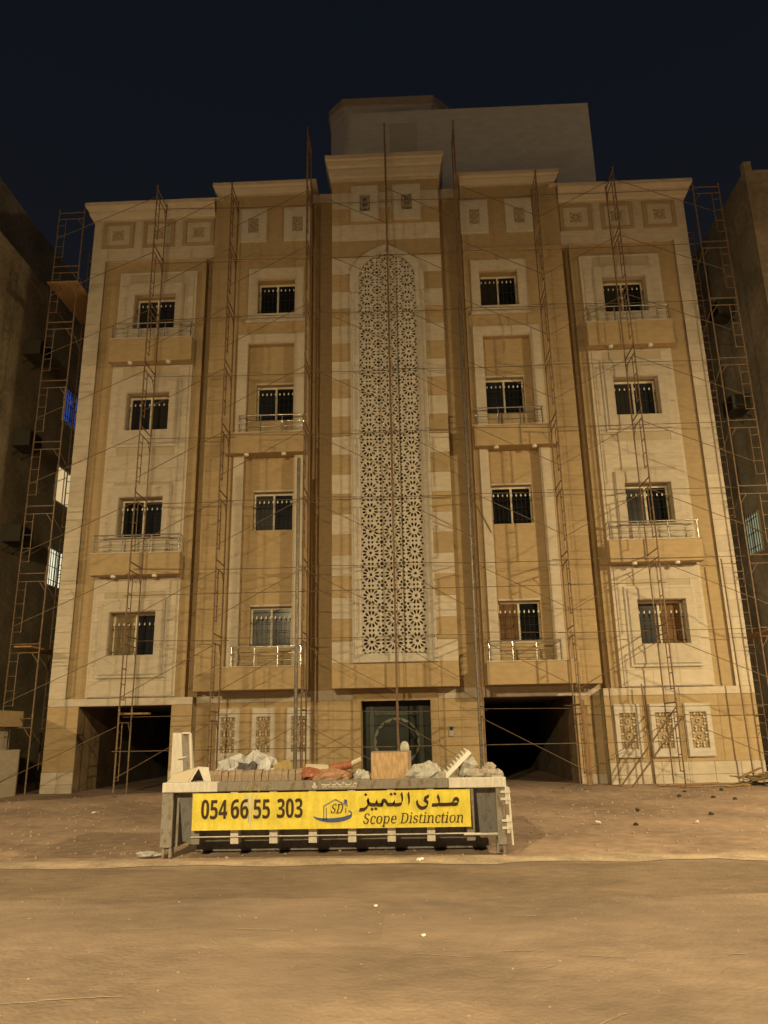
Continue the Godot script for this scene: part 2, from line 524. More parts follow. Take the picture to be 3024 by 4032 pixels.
func ground() -> void:
	var n := FastNoiseLite.new()
	n.seed = 5; n.frequency = 0.35; n.fractal_octaves = 4
	var sheet := func(x0: float, x1: float, z0: float, z1: float, nx: int, nz: int, hf: Callable) -> Mesh:
		var s := st()
		s.set_smooth_group(0)
		for j in nz + 1:
			for i in nx + 1:
				var x := lerpf(x0, x1, float(i) / nx)
				var z := lerpf(z0, z1, float(j) / nz)
				s.set_uv(Vector2(x, z))
				s.add_vertex(hf.call(x, z))
		for j in nz:
			for i in nx:
				var a := j * (nx + 1) + i
				for k in [a, a + 1, a + nx + 2, a, a + nx + 2, a + nx + 1]:
					s.add_index(k)
		s.generate_normals()
		return s.commit()
	# far ground that reaches the horizon
	var far := func(x: float, z: float) -> Vector3: return Vector3(x, -0.05, z)
	structure("ground", sheet.call(-300, 300, -300, 300, 4, 4, far), M.ground)
	var fore := func(x: float, z: float) -> Vector3: return Vector3(x, gy(z) + n.get_noise_2d(x * 1.6, z * 2.2) * 0.03 * clampf((11.3 - z) / 2.0, 0.0, 1.0) * clampf(z * 0.8, 0.0, 1.0), z)
	structure("forecourt", sheet.call(-34, 34, -30, 11.6, 230, 150, fore), M.ground)
	var rd := func(x: float, z: float) -> Vector3: return Vector3(x, 0.003 + n.get_noise_2d(x * 0.9 + 40, z * 1.4) * 0.004, z)
	structure("road", sheet.call(-60, 60, 11.5, 40, 160, 60, rd), M.road)
	# strip of darker asphalt left clear of dust beside the kerb line
	var band := func(x: float, z: float) -> Vector3:
		var t := (z - 11.75) / 1.75
		var zz := z + t * (n.get_noise_2d(x * 0.25, 7.0) * 0.35 + n.get_noise_2d(x * 3.0, 3.0) * 0.12) + (1.0 - t) * n.get_noise_2d(x * 1.3, 11.0) * 0.14
		return Vector3(x, 0.0036 + 0.0038 * clampf(minf(t, 1.0 - t) * 6.0, 0.0, 1.0) + n.get_noise_2d(x * 0.9 + 40, zz * 1.4) * 0.004, zz)
	structure("asphalt_strip", sheet.call(-40, 40, 11.75, 13.5, 320, 14, band), M.asphalt)
	var rg := RandomNumberGenerator.new()
	rg.seed = 4
	var sc := st()
	for k in 46:
		var x := rg.randf_range(-4.5, 4.8)
		var z := rg.randf_range(13.4, 17.4)
		var ang := rg.randf_range(-0.25, 0.25) if k % 5 else rg.randf_range(0.5, 1.1)
		var ln := rg.randf_range(0.08, 0.55)
		var wd := rg.randf_range(0.002, 0.006)
		for j in 3:
			var a := Vector3(x + cos(ang) * ln * j / 3.0, 0.0085, z - sin(ang) * ln * j / 3.0)
			var b := Vector3(x + cos(ang) * ln * (j + 1) / 3.0, 0.0085, z - sin(ang) * ln * (j + 1) / 3.0 + 0.01 * j)
			quad(sc, a + Vector3(0, 0, wd), b + Vector3(0, 0, wd), b - Vector3(0, 0, wd), a - Vector3(0, 0, wd), Vector3.UP)
	structure("road_scratches", sc.commit(), M.kerb)
	var kb := func(x: float, z: float) -> Vector3:
		var t := (z - 11.1) / 0.5
		return Vector3(x, 0.016 - 0.016 * absf(t - 0.5), z + (t - 0.4) * n.get_noise_2d(x * 1.8, 19.0) * 0.5)
	structure("kerb_strip", sheet.call(-40, 40, 11.1, 11.6, 320, 4, kb), M.kerb)

# ---------------------------------------------------------------- main building
var B: Node3D

func courses(called: String, x0: float, x1: float, y0: float, y1: float, z: float, h: float, kind: String, rng: RandomNumberGenerator) -> void:
	var n := maxi(1, int(round((y1 - y0) / h)))
	var dh := (y1 - y0) / n
	var mesh := boxmesh(x0, x1, 0.003, dh - 0.003, -0.03, 0.0, 0.004)
	for k in n:
		part(B, called, mesh, M[kind + str(rng.randi() % 3)], Vector3(0, y0 + k * dh, z))

func window(cx: float, y0: float, w: float, h: float, z: float, left_pane: Material, right_pane: Material, finial_mesh: Mesh) -> void:
	# sliding aluminium window set in the reveal, iron grille in front of it
	var s := st()
	var x0 := cx - w / 2
	var x1 := cx + w / 2
	var zz := z - 0.27
	wall(s, x0, x1, y0, y0 + h, zz - 0.05, zz, [[x0 + 0.045, cx - 0.03, y0 + 0.045, y0 + h - 0.06], [cx + 0.03, x1 - 0.045, y0 + 0.045, y0 + h - 0.06]])
	var f := part(B, "window", s.commit(), M.frame)
	part(f, "pane", boxmesh(x0 + 0.04, cx - 0.025, y0 + 0.04, y0 + h - 0.05, zz - 0.035, zz - 0.025), left_pane)
	part(f, "pane", boxmesh(cx + 0.025, x1 - 0.04, y0 + 0.04, y0 + h - 0.05, zz - 0.03, zz - 0.02), right_pane)
	s = st()
	var zg := zz + 0.17
	for q in [0.10, 0.42, 0.62]:
		tube(s, Vector3(x0 + 0.02, y0 + h * q, zg), Vector3(x1 - 0.02, y0 + h * q, zg), 0.006, 5)
	var n := 9
	for k in n:
		var x := x0 + 0.06 + (w - 0.12) * k / (n - 1)
		tube(s, Vector3(x, y0 + 0.03, zg), Vector3(x, y0 + h * 0.70, zg), 0.0055, 5)
	for q in [0.10, 0.62]:
		for x in [x0 + 0.02, x1 - 0.02]:
			tube(s, Vector3(x, y0 + h * q, zg), Vector3(x, y0 + h * q, zz), 0.008, 5)
	part(f, "grille", s.commit(), M.iron)
	for k in n:
		part(f, "finial", finial_mesh, M.finial, Vector3(x0 + 0.06 + (w - 0.12) * k / (n - 1), y0 + h * 0.70, zg))

func railing(owner_: Node3D, x0: float, x1: float, y0: float, y1: float, z: float, zb: float) -> void:
	var s := st()
	for q in [0.0, 0.36, 0.68]:
		var r := 0.022 if q == 0.0 else 0.009
		var y := lerpf(y1, y0, q)
		tube(s, Vector3(x0, y, z), Vector3(x1, y, z), r, 8)
		tube(s, Vector3(x0, y, z), Vector3(x0, y, zb), r, 8)
		tube(s, Vector3(x1, y, z), Vector3(x1, y, zb), r, 8)
	part(owner_, "rail", s.commit(), M.steel)
	var pm := st()
	lathe(pm, Vector3.ZERO, [[0.03, 0.0], [0.03, 0.015], [0.019, 0.03], [0.019, (y1 - y0) * 0.55], [0.026, (y1 - y0) * 0.6], [0.019, (y1 - y0) * 0.65], [0.017, y1 - y0]], 10)
	var mesh := pm.commit()
	for k in 4:
		part(owner_, "post", mesh, M.steel, Vector3(lerpf(x0 + 0.02, x1 - 0.02, k / 3.0), y0, z))

func balcony(x0: float, x1: float, y0: float, y1: float, zb: float, z: float, rail_y: float, rx0: float, rx1: float, lights: bool) -> void:
	var s := st()
	var t := 0.09
	bevel(s, x0, x1, y0, y1, z - t, z, 0.012)
	bx(s, x0, x0 + t, y0 + 0.003, y1 - 0.003, zb, z - t)
	bx(s, x1 - t, x1, y0 + 0.003, y1 - 0.003, zb, z - t)
	bx(s, x0 + t, x1 - t, y0 + 0.004, y0 + 0.14, zb, z - t)
	var b := part(B, "balcony", s.commit(), M.ochre2)
	part(b, "coping", boxmesh(x0 - 0.015, x1 + 0.015, y1, y1 + 0.035, z - t - 0.015, z + 0.015, 0.008), M.light0)
	railing(b, rx0, rx1, y1 + 0.035, rail_y, z - t / 2, zb)
	if lights:
		for k in 2:
			var l := st()
			lathe(l, Vector3.ZERO, [[0.0, -0.075], [0.055, -0.075], [0.07, -0.06], [0.07, 0.0]], 12)
			part(b, "downlight", l.commit(), M.fitting, Vector3(lerpf(x0, x1, 0.26 + 0.46 * k), y0 + 0.004, (z + zb) / 2 + 0.08))

func building() -> void:
	B = thing("apartment_building", "five-storey cream and ochre stone-clad apartment block with tall pointed-arch lattice screen", "building", Vector3(X0, 0, 0))
	var rng := RandomNumberGenerator.new()
	rng.seed = 12
	var fm := st()
	for k in 4:
		var t0 := TAU * k / 4
		var t1 := TAU * (k + 1) / 4
		var a := Vector3(cos(t0) * 0.026, 0.035, sin(t0) * 0.015)
		var b := Vector3(cos(t1) * 0.026, 0.035, sin(t1) * 0.015)
		fquad(fm, a, b, Vector3(0, 0.1, 0), Vector3(0, 0.1, 0), (a + b) * Vector3(1, 0, 1) + Vector3(0, 0.01, 0))
		fquad(fm, a, b, Vector3(0, -0.01, 0), Vector3(0, -0.01, 0), (a + b) * Vector3(1, 0, 1) - Vector3(0, 0.01, 0))
	var fin := fm.commit()
	var wy := [3.80, 7.28, 10.70, 14.20]     # wing window sills
	var by := [3.94, 7.43, 10.97, 14.60]     # bay window sills
	var wh := 1.24
	var bh := 1.19
	# core mass behind the facade layers
	var s := st()
	bx(s, -9.80, 9.80, 2.75, 18.3, -14.0, -1.6)
	bx(s, -9.80, -9.0, 0.0, 2.75, -14.0, -1.6)
	bx(s, 9.0, 9.80, 0.0, 2.75, -14.0, -1.6)
	bx(s, -9.80, -9.5, 2.75, 18.4, -1.6, -0.5)
	bx(s, 9.5, 9.80, 2.75, 18.4, -1.6, -0.5)
	part(B, "core", s.commit(), M.annex)
	for g in [-1, 1]:
		var sx: float = g
		var lo := func(a: float, b: float) -> Array: return [minf(a * sx, b * sx), maxf(a * sx, b * sx)]
		# wing: outer pier, frieze and ground-floor wall in one plane
		var q: Array = lo.call(9.36, 9.84)
		s = st()
		bx(s, q[0], q[1], 2.62, 16.82, -1.0, -0.012)
		part(B, "wing_pier", s.commit(), M.joint)
		courses("stone_course", q[0], q[1], 2.62, 16.82, 0.0, 0.47, "light", rng)
		q = lo.call(5.705, 9.84)
		s = st()
		bx(s, q[0], q[1], 16.82, 18.33, -1.0, 0.0)
		part(B, "frieze", s.commit(), M.light0)
		# recess back wall with window openings, then the raised pale panel round the windows
		var holes := []
		for k in 4:
			var hx: Array = lo.call(6.90, 8.23)
			holes.append([hx[0], hx[1], wy[k], wy[k] + wh])
		var rc: Array = lo.call(5.98, 9.36)
		s = st()
		wall(s, rc[0], rc[1], 2.62, 16.82, -0.62, -0.10, holes)
		part(B, "recess_wall", s.commit(), M.ochre0)
		var pn: Array = lo.call(6.25, 8.80)
		s = st()
		wall(s, pn[0], pn[1], 2.64, 16.32, -0.098, 0.0, holes)
		part(B, "pale_panel", s.commit(), M.light2)
		s = st()
		var pm: Array = lo.call(6.33, 8.72)
		wall(s, pm[0], pm[1], 2.66, 16.24, 0.002, 0.018, holes)
		part(B, "panel_bed", s.commit(), M.joint2)
		var nr := 32
		var rh := (16.24 - 2.66) / nr
		for r in nr:
			var ya := 2.66 + r * rh
			var beside := false
			for k in 4:
				if ya + rh > [3.24, 6.70, 10.22, 13.66][k] - 0.02 and ya < [5.37, 8.90, 12.46, 15.86][k] + 0.02:
					beside = true
			var cuts := [6.33, 6.64, 8.45, 8.72] if beside else [6.33, 7.13 + 0.4 * (r % 2), 7.13 + 0.4 * (r % 2), 8.72]
			for e in 2:
				var c: Array = lo.call(cuts[e * 2] + 0.003, cuts[e * 2 + 1] - 0.003)
				part(B, "panel_slab", boxmesh(c[0], c[1], 0.003, rh - 0.003, 0.016, 0.03, 0.003), M["light" + str(rng.randi() % 3)], Vector3(0, ya, 0))
		# deep shadow slot between the wing recess and the bay
		var sl: Array = lo.call(5.70, 5.98)
		s = st()
		bx(s, sl[0], sl[1], 2.62, 16.82, -0.75, -0.40)
		part(B, "slot_back", s.commit(), M.ochre1)
		s = st()
		var sw: Array = lo.call(5.985, 6.0)
		bx(s, sw[0], sw[1], 2.62, 16.82, -0.75, -0.63)
		part(B, "slot_side", s.commit(), M.ochre1)
		for k in 4:
			var hx: Array = lo.call(6.90, 8.23)
			var ox: Array = lo.call(6.62, 8.47)
			var top: float = [5.37, 8.90, 12.46, 15.86][k]
			var bot: float = [3.24, 6.70, 10.22, 13.66][k]
			s = st()
			frame_ring(s, [ox[0], ox[1], bot, top], [hx[0], hx[1], wy[k], wy[k] + wh], 0.032, 0.13, 0.03)
			part(B, "window_surround", s.commit(), M.light1)
			if k % 2 == 0:
				s = st()
				frame_ring(s, [ox[0] - 0.07, ox[1] + 0.07, bot - 0.07, top + 0.07], [ox[0] + 0.002, ox[1] - 0.002, bot + 0.002, top - 0.002], 0.033, 0.085, 0.015)
				part(B, "surround_edge", s.commit(), M.pale)
			var lp: Material = M.glass
			var rp: Material = M.glass
			lp = [M.glass, M.glass_b, M.glass_c][rng.randi() % 3]
			rp = [M.glass, M.glass_b, M.glass_c][rng.randi() % 3]
			if k == 0 and g < 0: lp = M.board  # this pane's tan colour stands in for reflecting glass
			if k == 0 and g > 0: rp = M.brown_pane
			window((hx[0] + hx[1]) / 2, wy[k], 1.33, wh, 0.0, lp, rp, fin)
			if k % 2 == 1:
				var bq: Array = lo.call(6.17, 8.80)
				balcony(bq[0], bq[1], [0.0, 6.07, 0.0, 12.88][k], [0.0, 6.70, 0.0, 13.66][k], 0.133, 0.45, [0.0, 7.26, 0.0, 14.22][k], bq[0] + 0.05, bq[1] - 0.05, true)
		# frieze squares
		for k in 3:
			var c: float = sx * [9.0, 7.62, 6.27][k]
			s = st()
			frame_ring(s, [c - 0.53, c + 0.53, 17.28, 18.28], [c - 0.40, c + 0.40, 17.40, 18.16], 0.002, 0.05, 0.012)
			var fr := part(B, "frieze_square", s.commit(), M.ochre0)
			s = st()
			frame_ring(s, [c - 0.398, c + 0.398, 17.402, 18.158], [c - 0.19, c + 0.19, 17.59, 17.97], 0.003, 0.03, 0.006)
			part(fr, "inner_plate", s.commit(), M.light0)
			carved(fr, c, 17.78, 0.195, 0.195, 0.19, 0.19, 0.29, 0.004, 0.035, M.light0)
		s = st()
		var cq: Array = lo.call(5.72, 9.84)
		cornice(s, cq[0], cq[1], 0.0, -1.0, [[0.0, 18.332], [0.05, 18.332], [0.05, 18.38], [0.09, 18.42], [0.15, 18.54], [0.17, 18.62], [0.17, 18.65], [0.25, 18.75], [0.28, 18.79], [0.28, 18.93]], [g < 0, g > 0])
		part(B, "cornice", s.commit(), M.light2)
		# bay
		var bw: Array = lo.call(2.50, 5.70)
		var bholes := []
		var wx: Array = lo.call(2.985, 4.19)
		for k in 4:
			bholes.append([wx[0], wx[1], by[k], by[k] + bh])
		var z1: Array = lo.call(2.94, 4.46)
		var z2: Array = lo.call(2.98, 4.44)
		s = st()
		wall(s, bw[0], bw[1], 2.75, 19.06, -0.11, 0.088, [[z1[0], z1[1], 3.0, 9.72], [z2[0], z2[1], 9.95, 13.49], bholes[3]])
		part(B, "bay_wall", s.commit(), M.ochre0)
		s = st()
		wall(s, bw[0], bw[1], 2.75, 19.06, -1.55, -0.112, bholes)
		part(B, "bay_back_wall", s.commit(), M.ochre2)
		var cs: Array = lo.call(4.98, 5.70)
		courses("stone_course", cs[0], cs[1], 2.75, 17.2, 0.1, 0.47, "ochre", rng)
		# pale strips of the lower two storeys
		for a in [[2.66, 2.94], [4.46, 4.78]]:
			var sq: Array = lo.call(a[0], a[1])
			s = st()
			bevel(s, sq[0], sq[1], 3.40, 9.70, 0.09, 0.17, 0.02)
			part(B, "pale_strip", s.commit(), M.light0)
		# tall pale surround of the third storey
		var o3: Array = lo.call(2.64, 4.78)
		var i3: Array = lo.call(2.98, 4.44)
		s = st()
		frame_ring(s, [o3[0], o3[1], 9.9, 13.83], [i3[0], i3[1], 9.95, 13.49], 0.09, 0.17, 0.03)
		part(B, "window_surround", s.commit(), M.light0)
		# top-storey surround
		var o4: Array = lo.call(2.70, 4.50)
		s = st()
		frame_ring(s, [o4[0], o4[1], 14.36, 16.23], [wx[0] + 0.001, wx[1] - 0.001, by[3] - 0.03, by[3] + bh + 0.05], 0.09, 0.16, 0.03)
		part(B, "window_surround", s.commit(), M.light0)
		s = st()
		bevel(s, o4[0] - 0.05, o4[1] + 0.05, 14.24, 14.355, 0.09, 0.20, 0.02)
		part(B, "sill", s.commit(), M.light1)
		s = st()
		bevel(s, bw[0], bw[1], 16.53, 16.70, 0.09, 0.15, 0.02)
		part(B, "string_course", s.commit(), M.ochre2)
		for k in 4:
			var lp: Material = [M.glass, M.glass_b, M.glass_c][rng.randi() % 3]
			if k == 0 and g > 0: lp = M.brown_pane
			window((wx[0] + wx[1]) / 2, by[k], 1.205, bh, 0.088 if k == 3 else -0.03, lp, [M.glass, M.glass_b][rng.randi() % 2], fin)
			if k < 3:
				s = st()
				bevel(s, wx[0] - 0.02, wx[1] + 0.02, by[k] + bh + 0.001, by[k] + bh + 0.06, -0.11, -0.08, 0.01)
				part(B, "lintel", s.commit(), M.light0)
		var b1: Array = lo.call(2.52, 4.98)
		var rr: Array = lo.call(2.60, 4.60)
		balcony(b1[0], b1[1], 2.752, 3.36, 0.104, 0.46, 3.93, rr[0], rr[1], false)
		balcony(b1[0], b1[1], 9.70, 10.34, 0.104, 0.46, 10.92, rr[0], rr[1], true)
		for k in 2:
			var c: float = sx * [2.93, 4.41][k]
			s = st()
			frame_ring(s, [c - 0.46, c + 0.46, 17.25, 18.53], [c - 0.165, c + 0.165, 17.60, 18.18], 0.09, 0.15, 0.02)
			var fr := part(B, "frieze_square", s.commit(), M.pale)
			carved(fr, c, 17.89, 0.17, 0.295, 0.165, 0.29, 0.165, 0.09, 0.13, M.pale)
		s = st()
		var c2: Array = lo.call(2.50, 5.60)
		cornice(s, c2[0], c2[1], 0.09, -1.0, [[0.0, 19.062], [0.05, 19.062], [0.05, 19.11], [0.09, 19.17], [0.14, 19.27], [0.14, 19.31], [0.20, 19.37], [0.20, 19.50]], [g < 0, g > 0])
		part(B, "cornice", s.commit(), M.light0)
		# gap beside the tower
		var gp: Array = lo.call(1.77, 2.50)
		s = st()
		bx(s, gp[0], gp[1], 2.75, 19.0, -1.5, -0.38)
		part(B, "recess_wall", s.commit(), M.ochre1)
		s = st()
		bx(s, gp[0], gp[1], 19.0, 19.35, -1.5, -0.3)
		part(B, "parapet", s.commit(), M.light1)
	# ---------------- tower
	var arch_in := func(x: float, y: float) -> float:
		# positive inside the pointed arch opening, half width 0.91, springing at 15.58
		var d := minf(0.91 - absf(x), y - 3.65)
		if y > 15.58:
			var cxx := -0.6 * signf(x)
			d = minf(d, 1.51 - sqrt(pow(x - cxx, 2) + pow((y - 15.58) * 1.36, 2)))
		return d
	s = st()
	wall(s, -1.77, 1.77, 2.75, 19.34, -1.5, 0.236, [[-0.95, 0.95, 3.6, 16.9]])
	# the tower wall stays open behind the screen; the head is filled behind the arch
	part(B, "tower_wall", s.commit(), M.ochre1)
	s = st()
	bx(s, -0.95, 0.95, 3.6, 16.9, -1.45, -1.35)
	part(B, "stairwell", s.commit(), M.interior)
	var y := 3.43
	var k2 := 0
	while y < 15.5:
		var h := 0.619
		for g in [-1, 1]:
			var x0: float = minf(1.17 * g, 1.77 * g)
			part(B, "stone_band", boxmesh(x0, x0 + 0.60, 0.003, h - 0.003, 0.2, 0.25, 0.006), M[("light" if k2 % 2 == 0 else "ochre") + str(rng.randi() % 3)], Vector3(0, y, 0))
		y += h
		k2 += 1
	while y < 19.2:
		var bm := M[("light" if k2 % 2 == 0 else "ochre") + str(rng.randi() % 3)] as Material
		if y < 17.0:
			# bands that the arch cuts into
			var yb := y
			var cutter := func(px: float, py: float) -> float:
				if py < 15.58: return absf(px) - 1.16
				return sqrt(pow(px + 0.6 * signf(px), 2) + pow((py - 15.58) * 1.36, 2)) - 1.76
			part(B, "stone_band", cut_plate(-1.77, 1.77, yb + 0.003, yb + 0.616, 0.03, 0.05, cutter), bm, Vector3(0, 0, 0.2))
		else:
			part(B, "stone_band", boxmesh(-1.77, 1.77, 0.003, 0.616, 0.2, 0.25, 0.006), bm, Vector3(0, y, 0))
		y += 0.619
		k2 += 1
	part(B, "stone_band", boxmesh(-1.77, 1.77, 2.752, 3.427, 0.2, 0.25, 0.006), M.ochre2)
	# arch frame: a solid pale plate standing proud of the bands, cut to the pointed arch
	var ring := func(x: float, yy: float) -> float:
		var o := minf(1.185 - absf(x), yy - 3.43)
		if yy > 15.58:
			var cxx := -0.6 * signf(x)
			o = minf(o, 1.785 - sqrt(pow(x - cxx, 2) + pow((yy - 15.58) * 1.36, 2)))
		return minf(o, -float(arch_in.call(x, yy)))
	var af := part(B, "arch_frame", cut_plate(-1.22, 1.22, 15.1, 17.1, 0.025, 0.14, ring), M.pale, Vector3(0, 0, 0.20))
	s = st()
	for g in [-1, 1]:
		var x0: float = minf(0.91 * g, 1.185 * g)
		bevel(s, x0, x0 + 0.275, 3.65, 15.1, 0.20, 0.34, 0.02)
		x0 = minf(1.06 * g, 1.12 * g)
		bevel(s, x0, x0 + 0.06, 3.5, 15.1, 0.341, 0.37, 0.01)
	bevel(s, -1.185, 1.185, 3.43, 3.649, 0.20, 0.34, 0.02)
	part(af, "jamb", s.commit(), M.pale, Vector3(0, 0, -0.20))
	# lattice: tiles of a twelve-petalled star pattern with real holes
	var a := 0.64
	var scr := Node3D.new()
	scr.name = "lattice_screen"
	B.add_child(scr, true)
	scr.position = Vector3(0, 0, 0.20)
	var full := cut_plate(-a / 2, a / 2, -a / 2, a / 2, a / 46.0, 0.05, func(px: float, py: float) -> float: return star(px, py, a))
	var edge_w := 0.91 - a / 2
	var side_l := cut_plate(-edge_w + a / 2 - 0.0, a / 2, -a / 2, a / 2, a / 46.0, 0.05, func(px: float, py: float) -> float: return star(px, py, a))
	var ry := 3.65 + 0.36
	var rows := 18
	for r in rows:
		var cy := ry + r * a
		part(scr, "lattice_tile", full, M.pale, Vector3(0, cy, 0))
		part(scr, "lattice_tile", side_l, M.pale, Vector3(-a, cy, 0))
		part(scr, "lattice_tile", side_l, M.pale, Vector3(a, cy, 0.05), Vector3(0, PI, 0)).scale = Vector3(1, 1, -1) * Vector3(1, 1, 1)
	var topy := ry + (rows - 0.5) * a
	part(scr, "lattice_head", cut_plate(-0.93, 0.93, topy, 17.0, 0.0155, 0.05, func(px: float, py: float) -> float: return minf(star(px, py - ry, a), float(arch_in.call(px, py)) + 0.02)), M.pale)
	s = st()
	bx(s, -0.91, 0.91, 3.64, ry - a / 2, 0.0, 0.05)
	part(scr, "lattice_foot", s.commit(), M.pale)
	for g in [-1, 1]:
		var c: float = 0.69 * g + 0.02
		s = st()
		frame_ring(s, [c - 0.47, c + 0.47, 17.78, 19.14], [c - 0.17, c + 0.17, 18.15, 18.77], 0.245, 0.31, 0.02)
		var fr := part(B, "frieze_square", s.commit(), M.pale)
		carved(fr, c, 18.46, 0.175, 0.315, 0.17, 0.31, 0.17, 0.25, 0.29, M.pale)
	s = st()
	cornice(s, -1.77, 1.77, 0.24, -1.4, [[0.0, 19.345], [0.05, 19.345], [0.05, 19.44], [0.08, 19.51], [0.11, 19.74], [0.11, 19.82], [0.15, 19.89], [0.18, 20.01], [0.18, 20.06], [0.22, 20.11], [0.22, 20.27]])
	part(B, "cornice", s.commit(), M.light0)
	# ---------------- ground floor
	var gz := -0.40
	s = st()
	wall(s, -9.84, -5.72, 0.0, 2.62, -0.6, -0.012, [[-8.95, -6.31, -0.1, 2.41]])
	part(B, "wing_base", s.commit(), M.joint)
	s = st()
	bx(s, 5.72, 9.84, 0.0, 2.62, -0.6, -0.012)
	part(B, "wing_base", s.commit(), M.joint)
	# pale lintel band and plinth, ochre slabs between
	for p in [[-9.84, -7.63], [-7.62, -5.72], [5.72, 7.78], [7.79, 9.84]]:
		part(B, "lintel_slab", boxmesh(p[0] + 0.003, p[1] - 0.003, 2.413, 2.618, -0.1, 0.012, 0.008), M.light0)
	for p in [[-9.84, -8.95], [-6.31, -5.72], [5.72, 6.75], [6.75, 7.78], [7.78, 8.81], [8.81, 9.84]]:
		for r in 3:
			var y0: float = 0.66 + r * 0.583
			part(B, "wall_slab", boxmesh(p[0] + 0.003, p[1] - 0.003, y0 + 0.003, y0 + 0.58, -0.05, 0.0, 0.005), M["ochre" + str(rng.randi() % 3)])
	for p in [[-9.84, -9.4], [-9.4, -8.95], [-6.31, -5.72], [5.72, 6.4], [6.4, 7.1], [7.1, 7.8], [7.8, 8.5], [8.5, 9.2], [9.2, 9.84]]:
		for r in 2:
			part(B, "plinth_slab", boxmesh(p[0] + 0.003, p[1] - 0.003, 0.003 + r * 0.33, 0.327 + r * 0.33, -0.05, 0.022, 0.008), M["light" + str(rng.randi() % 3)])
	# middle section, set back under the bays
	s = st()
	wall(s, -5.72, 5.72, 0.0, 2.748, -0.75, gz - 0.012, [[-1.02, 0.98, -0.1, 2.44], [2.43, 5.02, -0.1, 2.46]])
	part(B, "middle_base", s.commit(), M.joint)
	var cols := [[-5.72, -4.74], [-4.74, -3.76], [-3.76, -2.78], [-2.78, -1.80], [-1.80, -1.23], [1.17, 1.80], [1.80, 2.43], [5.02, 5.72]]
	for p in cols:
		for r in 4:
			var y0: float = 0.36 + r * 0.52
			part(B, "wall_slab", boxmesh(p[0] + 0.003, p[1] - 0.003, y0 + 0.003, y0 + 0.517, gz - 0.05, gz, 0.005), M["ochre" + str(rng.randi() % 3)])
		part(B, "plinth_slab", boxmesh(p[0] + 0.003, p[1] - 0.003, 0.003, 0.357, gz - 0.05, gz + 0.02, 0.008), M["light" + str(rng.randi() % 3)])
		part(B, "lintel_slab", boxmesh(p[0] + 0.003, p[1] - 0.003, 2.443, 2.745, gz - 0.05, gz + 0.01, 0.008), M.light1)
	part(B, "lintel_slab", boxmesh(2.433, 5.017, 2.463, 2.745, gz - 0.05, gz + 0.01, 0.008), M.light1)
	# carved ground-floor panels
	for c in [-4.78, -3.77, -2.78]:
		s = st()
		frame_ring(s, [c - 0.33, c + 0.33, 0.86, 2.28], [c - 0.195, c + 0.195, 1.07, 2.04], gz + 0.001, gz + 0.07, 0.02)
		var fr := part(B, "carved_panel", s.commit(), M.pale)
		carved(fr, c, 1.555, 0.20, 0.49, 0.195, 0.485, 0.325, gz + 0.002, gz + 0.05, M.light0)
	for c in [6.30, 7.27, 8.20]:
		s = st()
		frame_ring(s, [c - 0.36, c + 0.36, 0.78, 2.18], [c - 0.215, c + 0.215, 1.0, 1.94], 0.002, 0.07, 0.02)
		var fr := part(B, "carved_panel", s.commit(), M.pale)
		carved(fr, c, 1.47, 0.22, 0.475, 0.215, 0.47, 0.315, 0.004, 0.05, M.light0)
	# garages
	garage(-8.95, -6.31, 2.41, -0.02, 12.0)
	garage(2.43, 5.02, 2.46, gz, 12.0)
	entrance(gz)
	# roof structures behind the parapet
	s = st()
	bx(s, -1.45, 8.1, 18.4, 25.6, -10.0, -3.4)
	var an := part(B, "penthouse", s.commit(), M.annex)
	s = st()
	bx(s, 0.15, 1.25, 22.4, 25.0, -3.45, -3.385)
	part(an, "roof_opening", s.commit(), M.panel_grey)
	s = st()
	var oct := [Vector2(-1.8, -5.0), Vector2(1.95, -5.0), Vector2(2.6, -5.65), Vector2(2.6, -8.6), Vector2(1.95, -9.2), Vector2(-1.8, -9.2), Vector2(-2.42, -8.6), Vector2(-2.42, -5.65)]
	var cap := st()
	var mid := Vector2(0.08, -7.1)
	for k in 8:
		var p: Vector2 = oct[k]
		var w: Vector2 = oct[(k + 1) % 8]
		var o := ((p + w) / 2 - mid)
		fquad(s, Vector3(p.x, 18.3, p.y), Vector3(w.x, 18.3, w.y), Vector3(w.x, 27.45, w.y), Vector3(p.x, 27.45, p.y), Vector3(o.x, 0, o.y))
		var p2 := p + (p - mid).normalized() * 0.12
		var w2 := w + (w - mid).normalized() * 0.12
		fquad(cap, Vector3(p2.x, 27.45, p2.y), Vector3(w2.x, 27.45, w2.y), Vector3(w2.x, 27.8, w2.y), Vector3(p2.x, 27.8, p2.y), Vector3(o.x, 0, o.y))
		fquad(cap, Vector3(p2.x, 27.45, p2.y), Vector3(w2.x, 27.45, w2.y), Vector3(w.x * 0.9, 27.45, w.y), Vector3(p.x * 0.9, 27.45, p.y), Vector3.DOWN)
		tri(cap, Vector3(mid.x, 27.8, mid.y), Vector3(p2.x, 27.8, p2.y), Vector3(w2.x, 27.8, w2.y), Vector3.UP)
	part(part(B, "roof_tower", s.commit(), M.annex), "cap", cap.commit(), M.pale)

